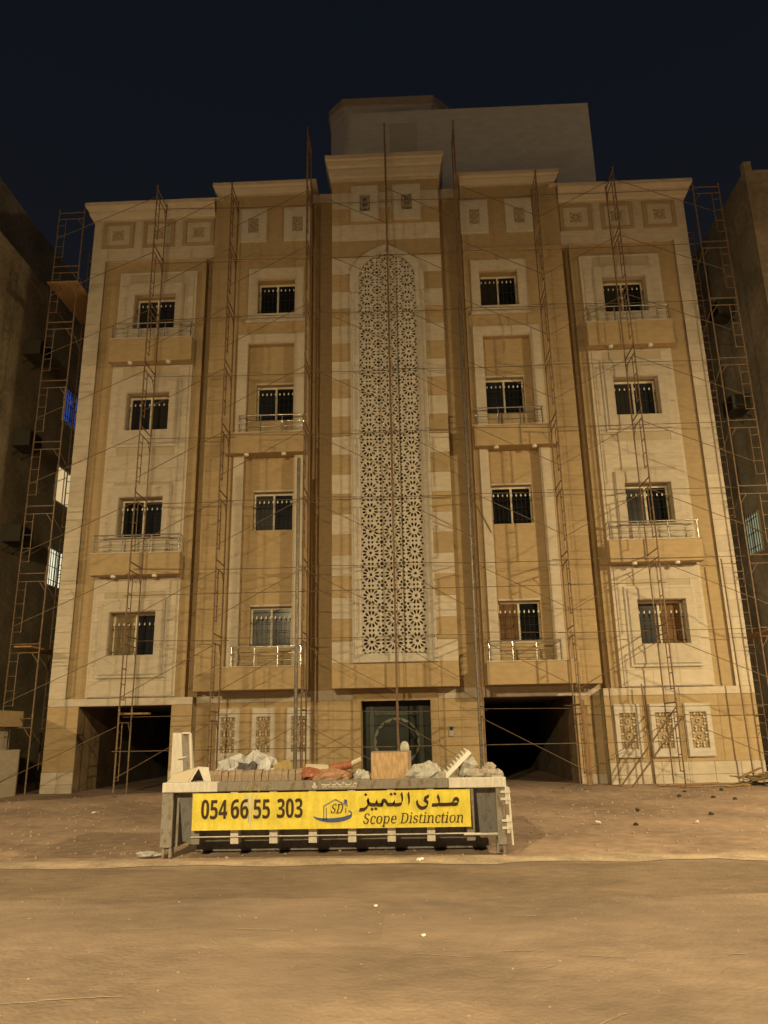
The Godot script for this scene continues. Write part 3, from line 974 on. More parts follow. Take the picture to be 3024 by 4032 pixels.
func carved(owner_: Node3D, cx: float, cy: float, hw: float, hh: float, iw: float, ih: float, pitch: float, zb: float, zf: float, m: Material) -> void:
	# openwork infill: a star-cut plate in front of a recessed ground
	var key := "carved %.3f %.3f %.3f" % [iw, ih, pitch]
	if not boxes.has(key):
		boxes[key] = cut_plate(-iw, iw, -ih, ih, 0.0105, 0.03, func(x: float, y: float) -> float: return star(x, y + pitch * 0.5 * (1.0 if ih > iw * 1.5 else 0.0), pitch * 1.3) - 0.011 * pitch / 0.325)
	part(owner_, "carving", boxes[key], m, Vector3(cx, cy, zf - 0.03))
	part(owner_, "carving_ground", boxmesh(-hw, hw, -hh, hh, -0.004, 0.0), M.ochre1, Vector3(cx, cy, zb))

func garage(x0: float, x1: float, h: float, z: float, depth: float) -> void:
	var s := st()
	var t := 0.12
	var zf := z - 0.6
	bx(s, x0 - t, x0, -2.3, h + t, zf - depth, zf)
	bx(s, x1, x1 + t, -2.3, h + t, zf - depth, zf)
	bx(s, x0, x1, h, h + t, zf - depth, zf)
	bx(s, x0 - t, x1 + t, -2.3, h + t, zf - depth - t, zf - depth)
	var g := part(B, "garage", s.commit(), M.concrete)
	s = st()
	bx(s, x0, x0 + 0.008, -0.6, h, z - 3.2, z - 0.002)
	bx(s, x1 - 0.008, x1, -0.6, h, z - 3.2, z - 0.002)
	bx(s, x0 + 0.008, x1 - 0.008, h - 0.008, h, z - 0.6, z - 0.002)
	part(g, "reveal", s.commit(), M.reveal)  # brown lining colours in the lit front stretch of the side walls
	# ramp that drops into the basement
	s = st()
	fquad(s, Vector3(x0, 0.10, z - 0.03), Vector3(x1, 0.10, z - 0.03), Vector3(x1, 0.06, zf), Vector3(x0, 0.06, zf), Vector3.UP)
	fquad(s, Vector3(x0, 0.06, zf), Vector3(x1, 0.06, zf), Vector3(x1, -2.2, zf - depth), Vector3(x0, -2.2, zf - depth), Vector3.UP)
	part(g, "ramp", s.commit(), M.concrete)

func entrance(gz: float) -> void:
	var z := gz - 0.55
	var d := part(B, "entrance_door", boxmesh(-1.02, 0.98, 0.0, 2.44, z - 0.08, z), M.door)
	var s := st()
	for x in [-0.80, 0.62]:
		bevel(s, x, x + 0.14, 0.1, 2.30, z + 0.001, z + 0.035, 0.01)
	bevel(s, -0.655, 0.615, 2.02, 2.16, z + 0.001, z + 0.035, 0.01)
	part(d, "door_trim", s.commit(), M.door_trim)
	# scalloped ring ornament
	for k in 16:
		var t := TAU * k / 16
		s = st()
		var n := 8
		for i in n:
			var u0 := -0.5 + float(i) / n
			var u1 := -0.5 + float(i + 1) / n
			var w0 := 0.035 + 0.045 * cos(u0 * PI)
			var w1 := 0.035 + 0.045 * cos(u1 * PI)
			var a0 := u0 * 0.36
			var a1 := u1 * 0.36
			quad(s, Vector3(cos(a0) * 0.66, sin(a0) * 0.66, 0.03), Vector3(cos(a1) * 0.66, sin(a1) * 0.66, 0.03), Vector3(cos(a1) * (0.66 - w1), sin(a1) * (0.66 - w1), 0.03), Vector3(cos(a0) * (0.66 - w0), sin(a0) * (0.66 - w0), 0.03), Vector3.BACK)
			fquad(s, Vector3(cos(a0) * 0.66, sin(a0) * 0.66, 0.03), Vector3(cos(a1) * 0.66, sin(a1) * 0.66, 0.03), Vector3(cos(a1) * 0.66, sin(a1) * 0.66, 0.0), Vector3(cos(a0) * 0.66, sin(a0) * 0.66, 0.0), Vector3(1, 0, 0))
			fquad(s, Vector3(cos(a0) * (0.66 - w0), sin(a0) * (0.66 - w0), 0.03), Vector3(cos(a1) * (0.66 - w1), sin(a1) * (0.66 - w1), 0.03), Vector3(cos(a1) * (0.66 - w1), sin(a1) * (0.66 - w1), 0.0), Vector3(cos(a0) * (0.66 - w0), sin(a0) * (0.66 - w0), 0.0), Vector3(-1, 0, 0))
		part(d, "ring_petal", s.commit(), M.door_ring, Vector3(-0.02, 1.30, z + 0.001), Vector3(0, 0, t))
	s = st()
	tube(s, Vector3(0.04, 0.75, z + 0.07), Vector3(0.04, 1.45, z + 0.07), 0.014, 8)
	tube(s, Vector3(0.04, 0.8, z), Vector3(0.04, 0.8, z + 0.07), 0.01, 6)
	tube(s, Vector3(0.04, 1.4, z), Vector3(0.04, 1.4, z + 0.07), 0.01, 6)
	part(d, "door_handle", s.commit(), M.steel)
	# stone portal
	s = st()
	wall(s, -1.23, 1.17, 0.0, 2.745, gz - 0.05, gz + 0.06, [[-1.0, 0.96, -0.1, 2.42]])
	part(B, "portal", s.commit(), M.ochre1)
	s = st()
	bx(s, -1.02, -1.0, 0.0, 2.42, z, gz - 0.05)
	bx(s, 0.96, 0.98, 0.0, 2.42, z, gz - 0.05)
	part(B, "portal_reveal", s.commit(), M.ochre0)
	var ic := part(B, "intercom", boxmesh(1.45, 1.58, 1.42, 1.70, gz, gz + 0.035, 0.008), M.shade)
	part(ic, "call_panel", boxmesh(1.47, 1.56, 1.58, 1.68, gz + 0.036, gz + 0.041), M.iron)

# ---------------------------------------------------------------- scaffolding
func scaffold() -> void:
	var lift := 2.03
	var zi := 0.52
	var zo := 1.45
	var frame := func(a: Vector3, b: Vector3, seed_: int) -> Mesh:
		# one ladder frame between legs a (inner) and b (outer), 2.03 m tall
		var s := st()
		var d := b - a
		var up := Vector3.UP
		tube(s, a, a + up * lift, 0.021, 7)
		tube(s, b, b + up * lift, 0.021, 7)
		tube(s, a + up * 1.98, b + up * 1.98, 0.019, 7)
		tube(s, a + up * 1.74, b + up * 1.74, 0.017, 7)
		var c := a + d * 0.70
		tube(s, c + up * 0.28, c + up * 1.74, 0.014, 6)
		for k in 4:
			tube(s, c + up * (0.30 + 0.40 * k), b + up * (0.30 + 0.40 * k), 0.013, 6)
		tube(s, a + up * 1.45, a + d * 0.25 + up * 1.74, 0.012, 6)
		for e in [a, b]:
			tube(s, e + up * (lift - 0.05), e + up * (lift + 0.07), 0.026, 7)
		return s.commit()
	var fz: Mesh = frame.call(Vector3(0, 0, zi), Vector3(0, 0, zo), 1)
	var base := st()
	bx(base, -0.07, 0.07, 0.0, 0.012, -0.07, 0.07)
	tube(base, Vector3(0, 0.01, 0), Vector3(0, 0.14, 0), 0.016, 7)
	var bm := base.commit()
	var lines := [
		[-7.42, 9, "ladder-frame scaffold tower standing before the left garage opening"],
		[-5.02, 9, "scaffold tower between the left garage and the carved panels"],
		[-2.62, 10, "scaffold tower with grey standpipe beside the left edge of the lattice screen"],
		[-0.13, 10, "central scaffold tower seen edge-on in front of the lattice screen"],
		[2.10, 10, "scaffold tower with twin pipes left of the right garage opening"],
		[4.60, 9, "scaffold tower at the right edge of the open garage"],
		[7.02, 9, "ladder-frame scaffold tower in front of the right carved panels"]]
	var dir := [1, 1, -1, -1, -1, 1]
	for i in lines.size():
		var x: float = lines[i][0]
		var t := thing("scaffold_tower", lines[i][2], "scaffold", Vector3(x, 0.10, 0), "scaffold towers along the facade")
		for z in [zi, zo]:
			part(t, "base_jack", bm, M.galv, Vector3(0, 0, z))
		for k in int(lines[i][1]):
			part(t, "ladder_frame", fz, M.rust if (i * 3 + k * 5) % 4 else M.rust2, Vector3(0, 0.09 + k * lift, 0))
		if i < lines.size() - 1:
			var w: float = lines[i + 1][0] - x
			for k in 9:
				var y0 := 0.09 + k * lift
				var s := st()
				var ya := y0 + (0.35 if dir[i] > 0 else 1.65)
				var yb := y0 + (1.65 if dir[i] > 0 else 0.35)
				tube(s, Vector3(0, ya, zo + 0.03), Vector3(w, yb, zo + 0.03), 0.0095, 6)
				part(t, "brace", s.commit(), M.rod)
				s = st()
				tube(s, Vector3(-0.25, y0 + 1.90 + 0.04 * ((k + i) % 3), zi - 0.05), Vector3(w + 0.2, y0 + 1.90, zi - 0.05), 0.0095, 6)
				part(t, "ledger", s.commit(), M.rod)
				if k % 2 == 0 and k < 4:
					s = st()
					tube(s, Vector3(-0.1, y0 + 1.02, zo + 0.05), Vector3(w + 0.1, y0 + 1.02, zo + 0.05), 0.011, 6)
					part(t, "ledger", s.commit(), M.rod)
		if i == 2:
			var s := st()
			tube(s, Vector3(-0.14, 0.0, zo + 0.05), Vector3(-0.14, 9.0, zo + 0.05), 0.05, 10)
			part(t, "standpipe", s.commit(), M.galv)
		if i == 4:
			var s := st()
			tube(s, Vector3(-0.12, 0.0, zo), Vector3(-0.10, 14.0, zo), 0.035, 10)
			part(t, "standpipe", s.commit(), M.galv)
			s = st()
			tube(s, Vector3(0.0, 7.65, zo + 0.05), Vector3(0.55, 6.9, zi + 0.1), 0.02, 7)
			part(t, "tie", s.commit(), M.rust)
		if i == 0:
			for k in 9:
				var s := st()
				var y0 := 0.09 + k * lift
				tube(s, Vector3(-3.1, y0 + 0.25, zo + 0.03), Vector3(0, y0 + 1.65, zo + 0.03), 0.0095, 6)
				part(t, "brace", s.commit(), M.rod)
		if i == 6:
			for k in 9:
				var s := st()
				var y0 := 0.09 + k * lift
				tube(s, Vector3(0, y0 + 1.6, zo + 0.03), Vector3(2.9, y0 + 0.3, zo + 0.03), 0.0095, 6)
				part(t, "brace", s.commit(), M.rod)
				s = st()
				tube(s, Vector3(-0.1, y0 + 1.9, zi - 0.05), Vector3(2.95, y0 + 1.9, zi - 0.05), 0.0095, 6)
				part(t, "ledger", s.commit(), M.rod)
			var s2 := st()
			tube(s2, Vector3(-1.45, 0.0, zi + 0.3), Vector3(0.12, 2.0, zo - 0.3), 0.02, 7)
			tube(s2, Vector3(-1.25, 0.0, zi + 0.6), Vector3(0.16, 1.75, zo), 0.02, 7)
			part(t, "raking_prop", s2.commit(), M.rust)
			s2 = st()
			tube(s2, Vector3(-1.35, 0.0, 0.35), Vector3(-1.4, 2.6, 0.35), 0.021, 7)
			tube(s2, Vector3(-0.45, 0.0, 0.30), Vector3(-0.5, 2.6, 0.30), 0.021, 7)
			tube(s2, Vector3(2.1, 0.0, 0.45), Vector3(2.05, 6.0, 0.45), 0.021, 7)
			part(t, "standard", s2.commit(), M.rust)
	# towers along the two side walls, frames square to the side wall
	for g in [-1, 1]:
		var xa := -10.16 if g < 0 else 9.80
		var xb := -11.0 if g < 0 else 10.62
		var fx: Mesh = frame.call(Vector3(0, 0, 0), Vector3(xb - xa, 0, 0), 2)
		var where := ["in the gap at the front left corner of the block", "middle of those down the left gap", "deepest in the left gap"] if g < 0 else ["in the gap at the front right corner of the block", "middle of those down the right gap", "deepest in the right gap"]
		for i in 3:
			var z := 0.55 - 2.4 * i
			var t := thing("scaffold_tower", "side scaffold tower " + where[i], "scaffold", Vector3(xa, 0.10, z), "scaffold towers along the side walls")
			for k in (9 if i < 2 else 8):
				part(t, "ladder_frame", fx, M.rust if (i + k) % 3 else M.rust2, Vector3(0, 0.02 + k * lift, 0))
			if i < 2:
				for k in 8:
					var s := st()
					var y0 := 0.02 + k * lift
					tube(s, Vector3(xb - xa, y0 + 0.35, 0), Vector3(xb - xa, y0 + 1.65, -2.4), 0.012, 6)
					part(t, "brace", s.commit(), M.rod)
					s = st()
					tube(s, Vector3(0, y0 + 1.65, 0), Vector3(0, y0 + 0.35, -2.4), 0.012, 6)
					part(t, "brace", s.commit(), M.rod)
	# planks
	var pl := [
		[Vector3(-10.58, 15.65, -0.65), Vector3(0, 0.0, 0), Vector3(1.0, 0.045, 2.7), "wooden scaffold plank high up at the left corner"],
		[Vector3(-10.58, 4.05, -0.65), Vector3(0, 0, 0), Vector3(0.5, 0.045, 2.7), "wooden scaffold plank low down in the left gap"],
		[Vector3(10.2, 4.05, -0.65), Vector3(0, 0, 0), Vector3(0.5, 0.045, 2.7), "wooden scaffold plank low down in the right gap"],
		[Vector3(-7.15, 2.16, 1.0), Vector3(0, 0.06, 0), Vector3(0.75, 0.05, 0.26), "short wooden board lying on scaffold before the left garage"],
		[Vector3(4.93, 1.14, 0.30), Vector3(0.05, 0, 0.0), Vector3(0.13, 2.05, 0.04), "reddish board standing against the right edge of the open garage"]]
	for p in pl:
		var o := MeshInstance3D.new()
		o.name = numbered("scaffold_plank")
		var d: Vector3 = p[2] / 2
		var s := st()
		bevel(s, -d.x, d.x, -d.y, d.y, -d.z, d.z, 0.006)
		o.mesh = s.commit()
		o.material_override = M.timber
		add_child(o)
		o.position = p[0]
		o.rotation = p[1]
		tag(o, p[3], "plank", "scaffold planks")

# ---------------------------------------------------------------- neighbours
func lit_window(b: Node3D, x: float, y: float, z: float, side: float, c: Color, e: float, bars: bool) -> void:
	var s := st()
	var t := side * 0.05
	var fr := st()
	for q in [[-0.62, -0.56, -0.72, 0.72], [0.56, 0.62, -0.72, 0.72], [-0.03, 0.03, -0.66, 0.66], [-0.56, 0.56, 0.66, 0.72], [-0.56, 0.56, -0.72, -0.66]]:
		bx(fr, minf(0.0, t), maxf(0.0, t), q[2], q[3], q[0], q[1])
	var f := part(b, "window", fr.commit(), M.frame, Vector3(x, y, z))
	part(f, "pane", boxmesh(-0.006, 0.006, -0.66, 0.66, -0.56, 0.56), glow(c, e), Vector3(t * 0.3, 0, 0))
	if bars:
		for k in 7:
			tube(s, Vector3(t * 2, -0.7, -0.54 + k * 0.18), Vector3(t * 2, 0.7, -0.54 + k * 0.18), 0.016, 5)
		for q in [-0.5, 0.0, 0.5]:
			tube(s, Vector3(t * 2, q, -0.6), Vector3(t * 2, q, 0.6), 0.014, 5)
		part(f, "grille", s.commit(), M.iron)

func ac_unit(x: float, y: float, z: float, side: float, label: String) -> void:
	var t := thing("air_conditioner", label, "air conditioner", Vector3(x, y, z), "air conditioners on the neighbouring walls")
	var s := st()
	bx(s, minf(0, side * 0.62), maxf(0, side * 0.62), -0.28, 0.28, -0.42, 0.42)
	part(t, "casing", s.commit(), M.unit)
	s = st()
	for k in 8:
		bx(s, minf(side * 0.625, side * 0.64), maxf(side * 0.625, side * 0.64), -0.24 + k * 0.06, -0.20 + k * 0.06, -0.38, 0.38)
	part(t, "vent_grille", s.commit(), M.iron)
	s = st()
	tube(s, Vector3(0, -0.55, 0), Vector3(side * 0.5, -0.29, 0), 0.018, 5)
	var br := s.commit()
	for q in [-0.3, 0.3]:
		part(t, "bracket", br, M.iron, Vector3(0, 0, q))

func neighbours() -> void:
	var b := thing("apartment_building", "dark olive neighbouring block beyond the left scaffold", "building", Vector3(-13.0, 0, 0), "neighbouring buildings")
	var s := st()
	bx(s, -12.0, 0.0, 0.0, 17.6, -34.0, 2.4)
	part(b, "wall", s.commit(), M.neighbour)
	s = st()
	bx(s, -11.0, -2.0, 17.6, 22.3, -33.0, -0.5)
	part(b, "penthouse", s.commit(), M.neighbour2)
	s = st()
	bx(s, -0.02, 0.06, 17.3, 17.75, -34.0, 2.45)
	part(b, "parapet_band", s.commit(), M.neighbour)
	lit_window(b, 0.0, 14.1, -5.75, 1.0, Color(0.30, 0.46, 0.92), 0.28, true)
	lit_window(b, 0.0, 10.85, -5.75, 1.0, Color(1.0, 0.88, 0.66), 0.6, false)
	lit_window(b, 0.0, 7.65, -5.75, 1.0, Color(1.0, 0.98, 0.84), 0.9, true)
	ac_unit(-13.0, 14.75, -2.2, 1.0, "uppermost air conditioner on the left neighbouring wall")
	ac_unit(-13.0, 11.35, -2.2, 1.0, "middle air conditioner on the left neighbouring wall")
	ac_unit(-13.0, 8.05, -2.3, 1.0, "lowest air conditioner on the left neighbouring wall")
	var c := thing("apartment_building", "dim plastered neighbouring block at the right edge beyond the scaffold", "building", Vector3(12.5, 0, -1.3), "neighbouring buildings")
	s = st()
	bx(s, 0.0, 14.0, 0.0, 20.4, -32.0, 0.0)
	part(c, "wall", s.commit(), M.neighbour2)
	s = st()
	bx(s, -0.02, 0.25, 20.4, 20.75, -0.25, 0.02)
	part(c, "corner_post", s.commit(), M.neighbour2)
	lit_window(c, 0.0, 8.05, -3.55, -1.0, Color(0.92, 0.98, 0.86), 0.16, true)
	ac_unit(12.5, 12.6, -4.0, -1.0, "air conditioner high on the right neighbouring wall")
	ac_unit(12.5, 16.4, -4.0, -1.0, "topmost air conditioner on the right neighbouring wall")
	# boundary wall with an open bay at the left corner
	var w := thing("boundary_wall", "low rendered boundary wall with a lintel beam at the left edge", "wall", Vector3(-10.5, 0.0, 0.0))
	s = st()
	bx(s, -0.40, 0.0, 0.0, 1.29, 0.35, 2.9)
	part(w, "low_wall", s.commit(), M.light1)
	s = st()
	bx(s, -1.6, -0.40, 0.0, 1.89, 0.35, 2.9)
	part(w, "pier", s.commit(), M.light1)
	s = st()
	bx(s, -1.6, 0.0, 1.89, 2.30, 0.35, 2.9)
	part(w, "beam", s.commit(), M.ochre0)

# ---------------------------------------------------------------- skip and rubbish
func text(parent: Node3D, called: String, words: String, font: String, bold: bool, size: float, at: Vector3, sx: float, shear: float, m: Material) -> void:
	var tm := TextMesh.new()
	var f := SystemFont.new()
	f.font_names = PackedStringArray([font])
	f.font_weight = 700 if bold else 400
	tm.font = f
	tm.text = words
	tm.font_size = 64
	tm.pixel_size = size / 64.0
	tm.depth = 0.002
	tm.horizontal_alignment = HORIZONTAL_ALIGNMENT_LEFT
	tm.vertical_alignment = VERTICAL_ALIGNMENT_BOTTOM
	var o := part(parent, called, tm, m)
	o.transform = Transform3D(Basis(Vector3(sx, 0, 0), Vector3(shear, 1, 0), Vector3(0, 0, 1)), at)

func skip() -> void:
	var z := 10.98
	var t := thing("rubbish_skip", "long grey steel rubbish skip with yellow lettered sign at the roadside", "skip", Vector3(0, 0.02, z))
	# hull: sloping lower side, floor and back
	var s := st()
	var zb := -2.2
	fquad(s, Vector3(-2.95, 0.16, -0.30), Vector3(1.40, 0.16, -0.30), Vector3(1.40, 0.83, -0.12), Vector3(-2.95, 0.83, -0.12), Vector3.BACK)
	fquad(s, Vector3(-2.95, 0.16, -0.30), Vector3(1.40, 0.16, -0.30), Vector3(1.40, 0.16, zb), Vector3(-2.95, 0.16, zb), Vector3.DOWN)
	fquad(s, Vector3(-2.95, 0.20, -0.32), Vector3(1.40, 0.20, -0.32), Vector3(1.40, 0.20, zb), Vector3(-2.95, 0.20, zb), Vector3.UP)
	fquad(s, Vector3(-2.95, 0.16, zb), Vector3(1.40, 0.16, zb), Vector3(1.40, 0.86, zb), Vector3(-2.95, 0.86, zb), Vector3.FORWARD)
	fquad(s, Vector3(-2.95, 0.16, -0.30), Vector3(-2.95, 0.83, -0.12), Vector3(-2.95, 0.83, zb), Vector3(-2.95, 0.16, zb), Vector3.LEFT)
	fquad(s, Vector3(1.40, 0.16, -0.30), Vector3(1.40, 0.83, -0.12), Vector3(1.40, 0.83, zb), Vector3(1.40, 0.16, zb), Vector3.RIGHT)
	part(t, "hull", s.commit(), M.skip_dark)
	s = st()
	bx(s, -2.9, 1.35, 0.60, 0.64, zb, -0.2)
	part(t, "load_floor", s.commit(), M.skip_dark)
	# skids
	for q in [-0.62, -1.75]:
		part(t, "skid", boxmesh(-2.8, 1.3, 0.0, 0.16, q - 0.06, q + 0.06), M.skip_dark)
	# top rail, pale-painted at both ends
	part(t, "top_rail", boxmesh(-2.39, 0.75, 0.825, 0.945, -0.16, 0.02, 0.008), M.skip_rail)
	part(t, "rail_end", boxmesh(-3.15, -2.392, 0.822, 0.948, -0.16, 0.023, 0.008), M.skip_pale)
	part(t, "rail_end", boxmesh(0.752, 1.52, 0.822, 0.948, -0.16, 0.023, 0.008), M.skip_pale)
	part(t, "back_rail", boxmesh(-3.15, 1.52, 0.825, 0.945, zb - 0.02, zb + 0.14), M.skip_rail)
	part(t, "side_rail", boxmesh(-3.15, -3.0, 0.826, 0.944, zb + 0.14, -0.16), M.skip_pale)
	part(t, "side_rail", boxmesh(1.37, 1.52, 0.826, 0.944, zb + 0.14, -0.16), M.skip_pale)
	# end posts and feet
	s = st()
	bevel(s, -3.15, -3.0, 0.12, 0.822, -0.14, 0.0, 0.01)
	bx(s, -3.15, -2.95, 0.12, 0.822, zb, -0.14)
	part(t, "end_post", s.commit(), M.skip_grey)
	s = st()
	bevel(s, 1.38, 1.50, 0.10, 0.822, -0.12, 0.0, 0.01)
	bx(s, 1.40, 1.50, 0.12, 0.822, zb, -0.12)
	part(t, "end_post", s.commit(), M.skip_grey)
	for q in [[-3.12, -3.0], [1.36, 1.47]]:
		s = st()
		for w in 2:
			bx(s, lerpf(q[0], q[1] - 0.03, w), lerpf(q[0], q[1] - 0.03, w) + 0.03, 0.0, 0.13, -0.16, -0.02)
		var wheel := part(t, "roller_bracket", s.commit(), M.skip_grey)
		s = st()
		tube(s, Vector3(q[0] + 0.032, 0.07, -0.09), Vector3(q[1] - 0.032, 0.07, -0.09), 0.065, 14)
		part(wheel, "roller", s.commit(), M.rust)
	# ribs: tapering stubs that show below the sign
	for k in 8:
		var x := -2.695 + k * 0.532
		s = st()
		fquad(s, Vector3(x - 0.05, 0.82, -0.01), Vector3(x + 0.05, 0.82, -0.01), Vector3(x + 0.055, 0.15, -0.10), Vector3(x - 0.055, 0.15, -0.10), Vector3.BACK)
		fquad(s, Vector3(x - 0.05, 0.82, -0.01), Vector3(x - 0.05, 0.82, -0.2), Vector3(x - 0.055, 0.15, -0.32), Vector3(x - 0.055, 0.15, -0.10), Vector3.LEFT)
		fquad(s, Vector3(x + 0.05, 0.82, -0.01), Vector3(x + 0.05, 0.82, -0.2), Vector3(x + 0.055, 0.15, -0.32), Vector3(x + 0.055, 0.15, -0.10), Vector3.RIGHT)
		fquad(s, Vector3(x - 0.055, 0.15, -0.10), Vector3(x + 0.055, 0.15, -0.10), Vector3(x + 0.055, 0.15, -0.32), Vector3(x - 0.055, 0.15, -0.32), Vector3.DOWN)
		part(t, "rib", s.commit(), M.skip_pale if k % 7 else M.skip_grey)
	s = st()
	tube(s, Vector3(-2.75, 0.245, -0.068), Vector3(1.08, 0.245, -0.068), 0.009, 6)
	part(t, "tarpaulin_rod", s.commit(), M.skip_pale)
	s = st()
	tube(s, Vector3(0.93, 0.235, -0.05), Vector3(1.42, 0.235, -0.05), 0.016, 7)
	part(t, "latch_bar", s.commit(), M.skip_pale)
	# door hinges at the right end
	for y in [0.66, 0.30]:
		s = st()
		bx(s, 1.44, 1.57, y, y + 0.03, -0.08, 0.03)
		bx(s, 1.44, 1.57, y + 0.09, y + 0.12, -0.08, 0.03)
		bx(s, 1.50, 1.54, y - 0.05, y + 0.17, -0.03, 0.02)
		tube(s, Vector3(1.55, y - 0.03, 0.0), Vector3(1.55, y + 0.16, 0.0), 0.014, 7)
		part(t, "hinge", s.commit(), M.skip_pale)
	s = st()
	tube(s, Vector3(1.57, 0.10, 0.0), Vector3(1.55, 0.82, 0.0), 0.013, 7)
	part(t, "hinge_rod", s.commit(), M.skip_pale)
	# pulling tower at the left end
	s = st()
	var zt := -0.55
	fquad(s, Vector3(-3.22, 0.94, zt), Vector3(-3.00, 0.94, zt), Vector3(-3.08, 1.60, zt), Vector3(-3.22, 1.61, zt), Vector3.BACK)
	fquad(s, Vector3(-3.22, 0.94, zt - 0.5), Vector3(-3.00, 0.94, zt - 0.5), Vector3(-3.08, 1.60, zt - 0.5), Vector3(-3.22, 1.61, zt - 0.5), Vector3.FORWARD)
	fquad(s, Vector3(-3.22, 0.94, zt), Vector3(-3.22, 1.61, zt), Vector3(-3.22, 1.61, zt - 0.5), Vector3(-3.22, 0.94, zt - 0.5), Vector3.LEFT)
	fquad(s, Vector3(-3.00, 0.94, zt), Vector3(-3.08, 1.60, zt), Vector3(-3.08, 1.60, zt - 0.5), Vector3(-3.00, 0.94, zt - 0.5), Vector3.RIGHT)
	fquad(s, Vector3(-3.22, 1.61, zt), Vector3(-3.08, 1.60, zt), Vector3(-3.08, 1.60, zt - 0.5), Vector3(-3.22, 1.61, zt - 0.5), Vector3.UP)
	var tw := part(t, "hook_tower", s.commit(), M.skip_pale)
	s = st()
	fquad(s, Vector3(-3.02, 0.95, zt + 0.03), Vector3(-2.90, 0.95, zt + 0.03), Vector3(-2.965, 1.59, zt + 0.03), Vector3(-3.085, 1.59, zt + 0.03), Vector3.BACK)
	part(tw, "inner_web", s.commit(), M.skip_grey)
	s = st()
	tube(s, Vector3(-2.895, 0.95, zt + 0.05), Vector3(-2.95, 1.60, zt + 0.05), 0.018, 6)
	tube(s, Vector3(-2.95, 1.60, zt + 0.05), Vector3(-3.06, 1.60, zt + 0.05), 0.018, 6)
	tube(s, Vector3(-3.12, 1.25, zt + 0.03), Vector3(-2.99, 1.27, zt + 0.03), 0.014, 6)
	part(tw, "flange", s.commit(), M.skip_pale)
	# the sign
	var wv := FastNoiseLite.new()
	wv.seed = 21; wv.frequency = 1.3; wv.fractal_octaves = 3
	s = st()
	s.set_smooth_group(0)
	var sn := 90
	for j in 13:
		for i in sn + 1:
			var sx := lerpf(-2.725, 1.03, float(i) / sn)
			var sy := lerpf(0.335, 0.805, j / 12.0)
			s.add_vertex(Vector3(sx, sy, 0.010 + 0.008 * wv.get_noise_2d(sx * 2.2, sy * 3.0)))
	for j in 12:
		for i in sn:
			var a := j * (sn + 1) + i
			for k in [a, a + sn + 1, a + 1, a + 1, a + sn + 1, a + sn + 2]:
				s.add_index(k)
	s.generate_normals()
	var sg := part(t, "sign", s.commit(), M.yellow)
	part(sg, "sign_board", boxmesh(-2.722, 1.027, 0.338, 0.802, 0.0, 0.003), M.yellow)
	for k in 7:
		s = st()
		var dx := -2.02 + 0.028 * k + 0.01 * sin(k * 3.0)
		var ytop := 0.79 - 0.02 * (k % 3)
		ribbon(s, [Vector2(dx, ytop), Vector2(dx + 0.006, ytop - 0.10 - 0.09 * (k % 4)), Vector2(dx + 0.003, ytop - 0.16 - 0.09 * (k % 4))], Vector2(0.004, 0.002), 0.003, 0.0192)
		part(sg, "paint_drip", s.commit(), M.white_print)
	var zi := 0.0185
	text(sg, "phone_lettering", "054", "Droid Sans", true, 0.335, Vector3(-2.61, 0.395, zi), 0.66, 0.0, M.ink)
	text(sg, "phone_lettering", "66", "Droid Sans", true, 0.335, Vector3(-2.21, 0.395, zi), 0.70, 0.0, M.ink)
	text(sg, "phone_lettering", "55", "Droid Sans", true, 0.335, Vector3(-1.90, 0.395, zi), 0.66, 0.0, M.ink)
	text(sg, "phone_lettering", "303", "Droid Sans", true, 0.335, Vector3(-1.58, 0.395, zi), 0.66, 0.0, M.ink)
	text(sg, "name_lettering", "Scope Distinction", "Droid Serif", false, 0.178, Vector3(-0.43, 0.345, zi), 0.92, 0.2, M.ink)
	# Arabic name, traced in pen strokes
	var px := func(a: Array) -> Vector2: return Vector2(-0.46 + (a[0] - 255.0) * 0.00155, 0.555 + (700.0 - a[1] - 0.023 * (a[0] - 255.0)) * 0.00152)
	s = st()
	for w in [
			[[1060, 634], [1072, 606], [1094, 592], [1112, 606], [1110, 630], [1086, 640], [1058, 638], [1010, 642], [945, 643]],
			[[934, 566], [948, 606], [946, 636], [930, 646], [884, 648]],
			[[862, 574], [836, 584], [818, 600], [838, 618], [850, 638], [832, 664], [796, 674], [764, 652], [754, 612]],
			[[680, 550], [688, 596], [686, 642]],
			[[622, 548], [630, 600], [622, 636], [602, 646], [560, 646], [556, 618], [552, 645], [500, 646]],
			[[500, 646], [484, 620], [462, 612], [448, 630], [462, 648], [430, 650], [410, 646], [404, 616], [398, 648], [352, 648]],
			[[352, 648], [336, 636], [326, 602], [336, 636], [322, 668], [296, 688], [256, 692]]]:
		var pts := []
		for a in w:
			pts.append(px.call(a))
		s = st()
		ribbon(s, curve(pts), Vector2(0.012, 0.034), 0.006, zi)
		part(sg, "letter_stroke", s.commit(), M.ink)
	for a in [[533, 560], [566, 557], [366, 686], [398, 683], [312, 566]]:
		var c: Vector2 = px.call(a)
		s = st()
		quad(s, Vector3(c.x - 0.024, c.y, zi), Vector3(c.x, c.y - 0.022, zi), Vector3(c.x + 0.024, c.y, zi), Vector3(c.x, c.y + 0.022, zi), Vector3.BACK)
		part(sg, "letter_dot", s.commit(), M.ink)
	# house logo over a blue swoosh
	s = st()
	ribbon(s, [Vector2(-0.94, 0.44), Vector2(-0.94, 0.62), Vector2(-0.785, 0.70), Vector2(-0.62, 0.62)], Vector2(0.004, 0.008), 0.006, zi)
	ribbon(s, [Vector2(-0.905, 0.44), Vector2(-0.905, 0.60)], Vector2(0.004, 0.004), 0.006, zi)
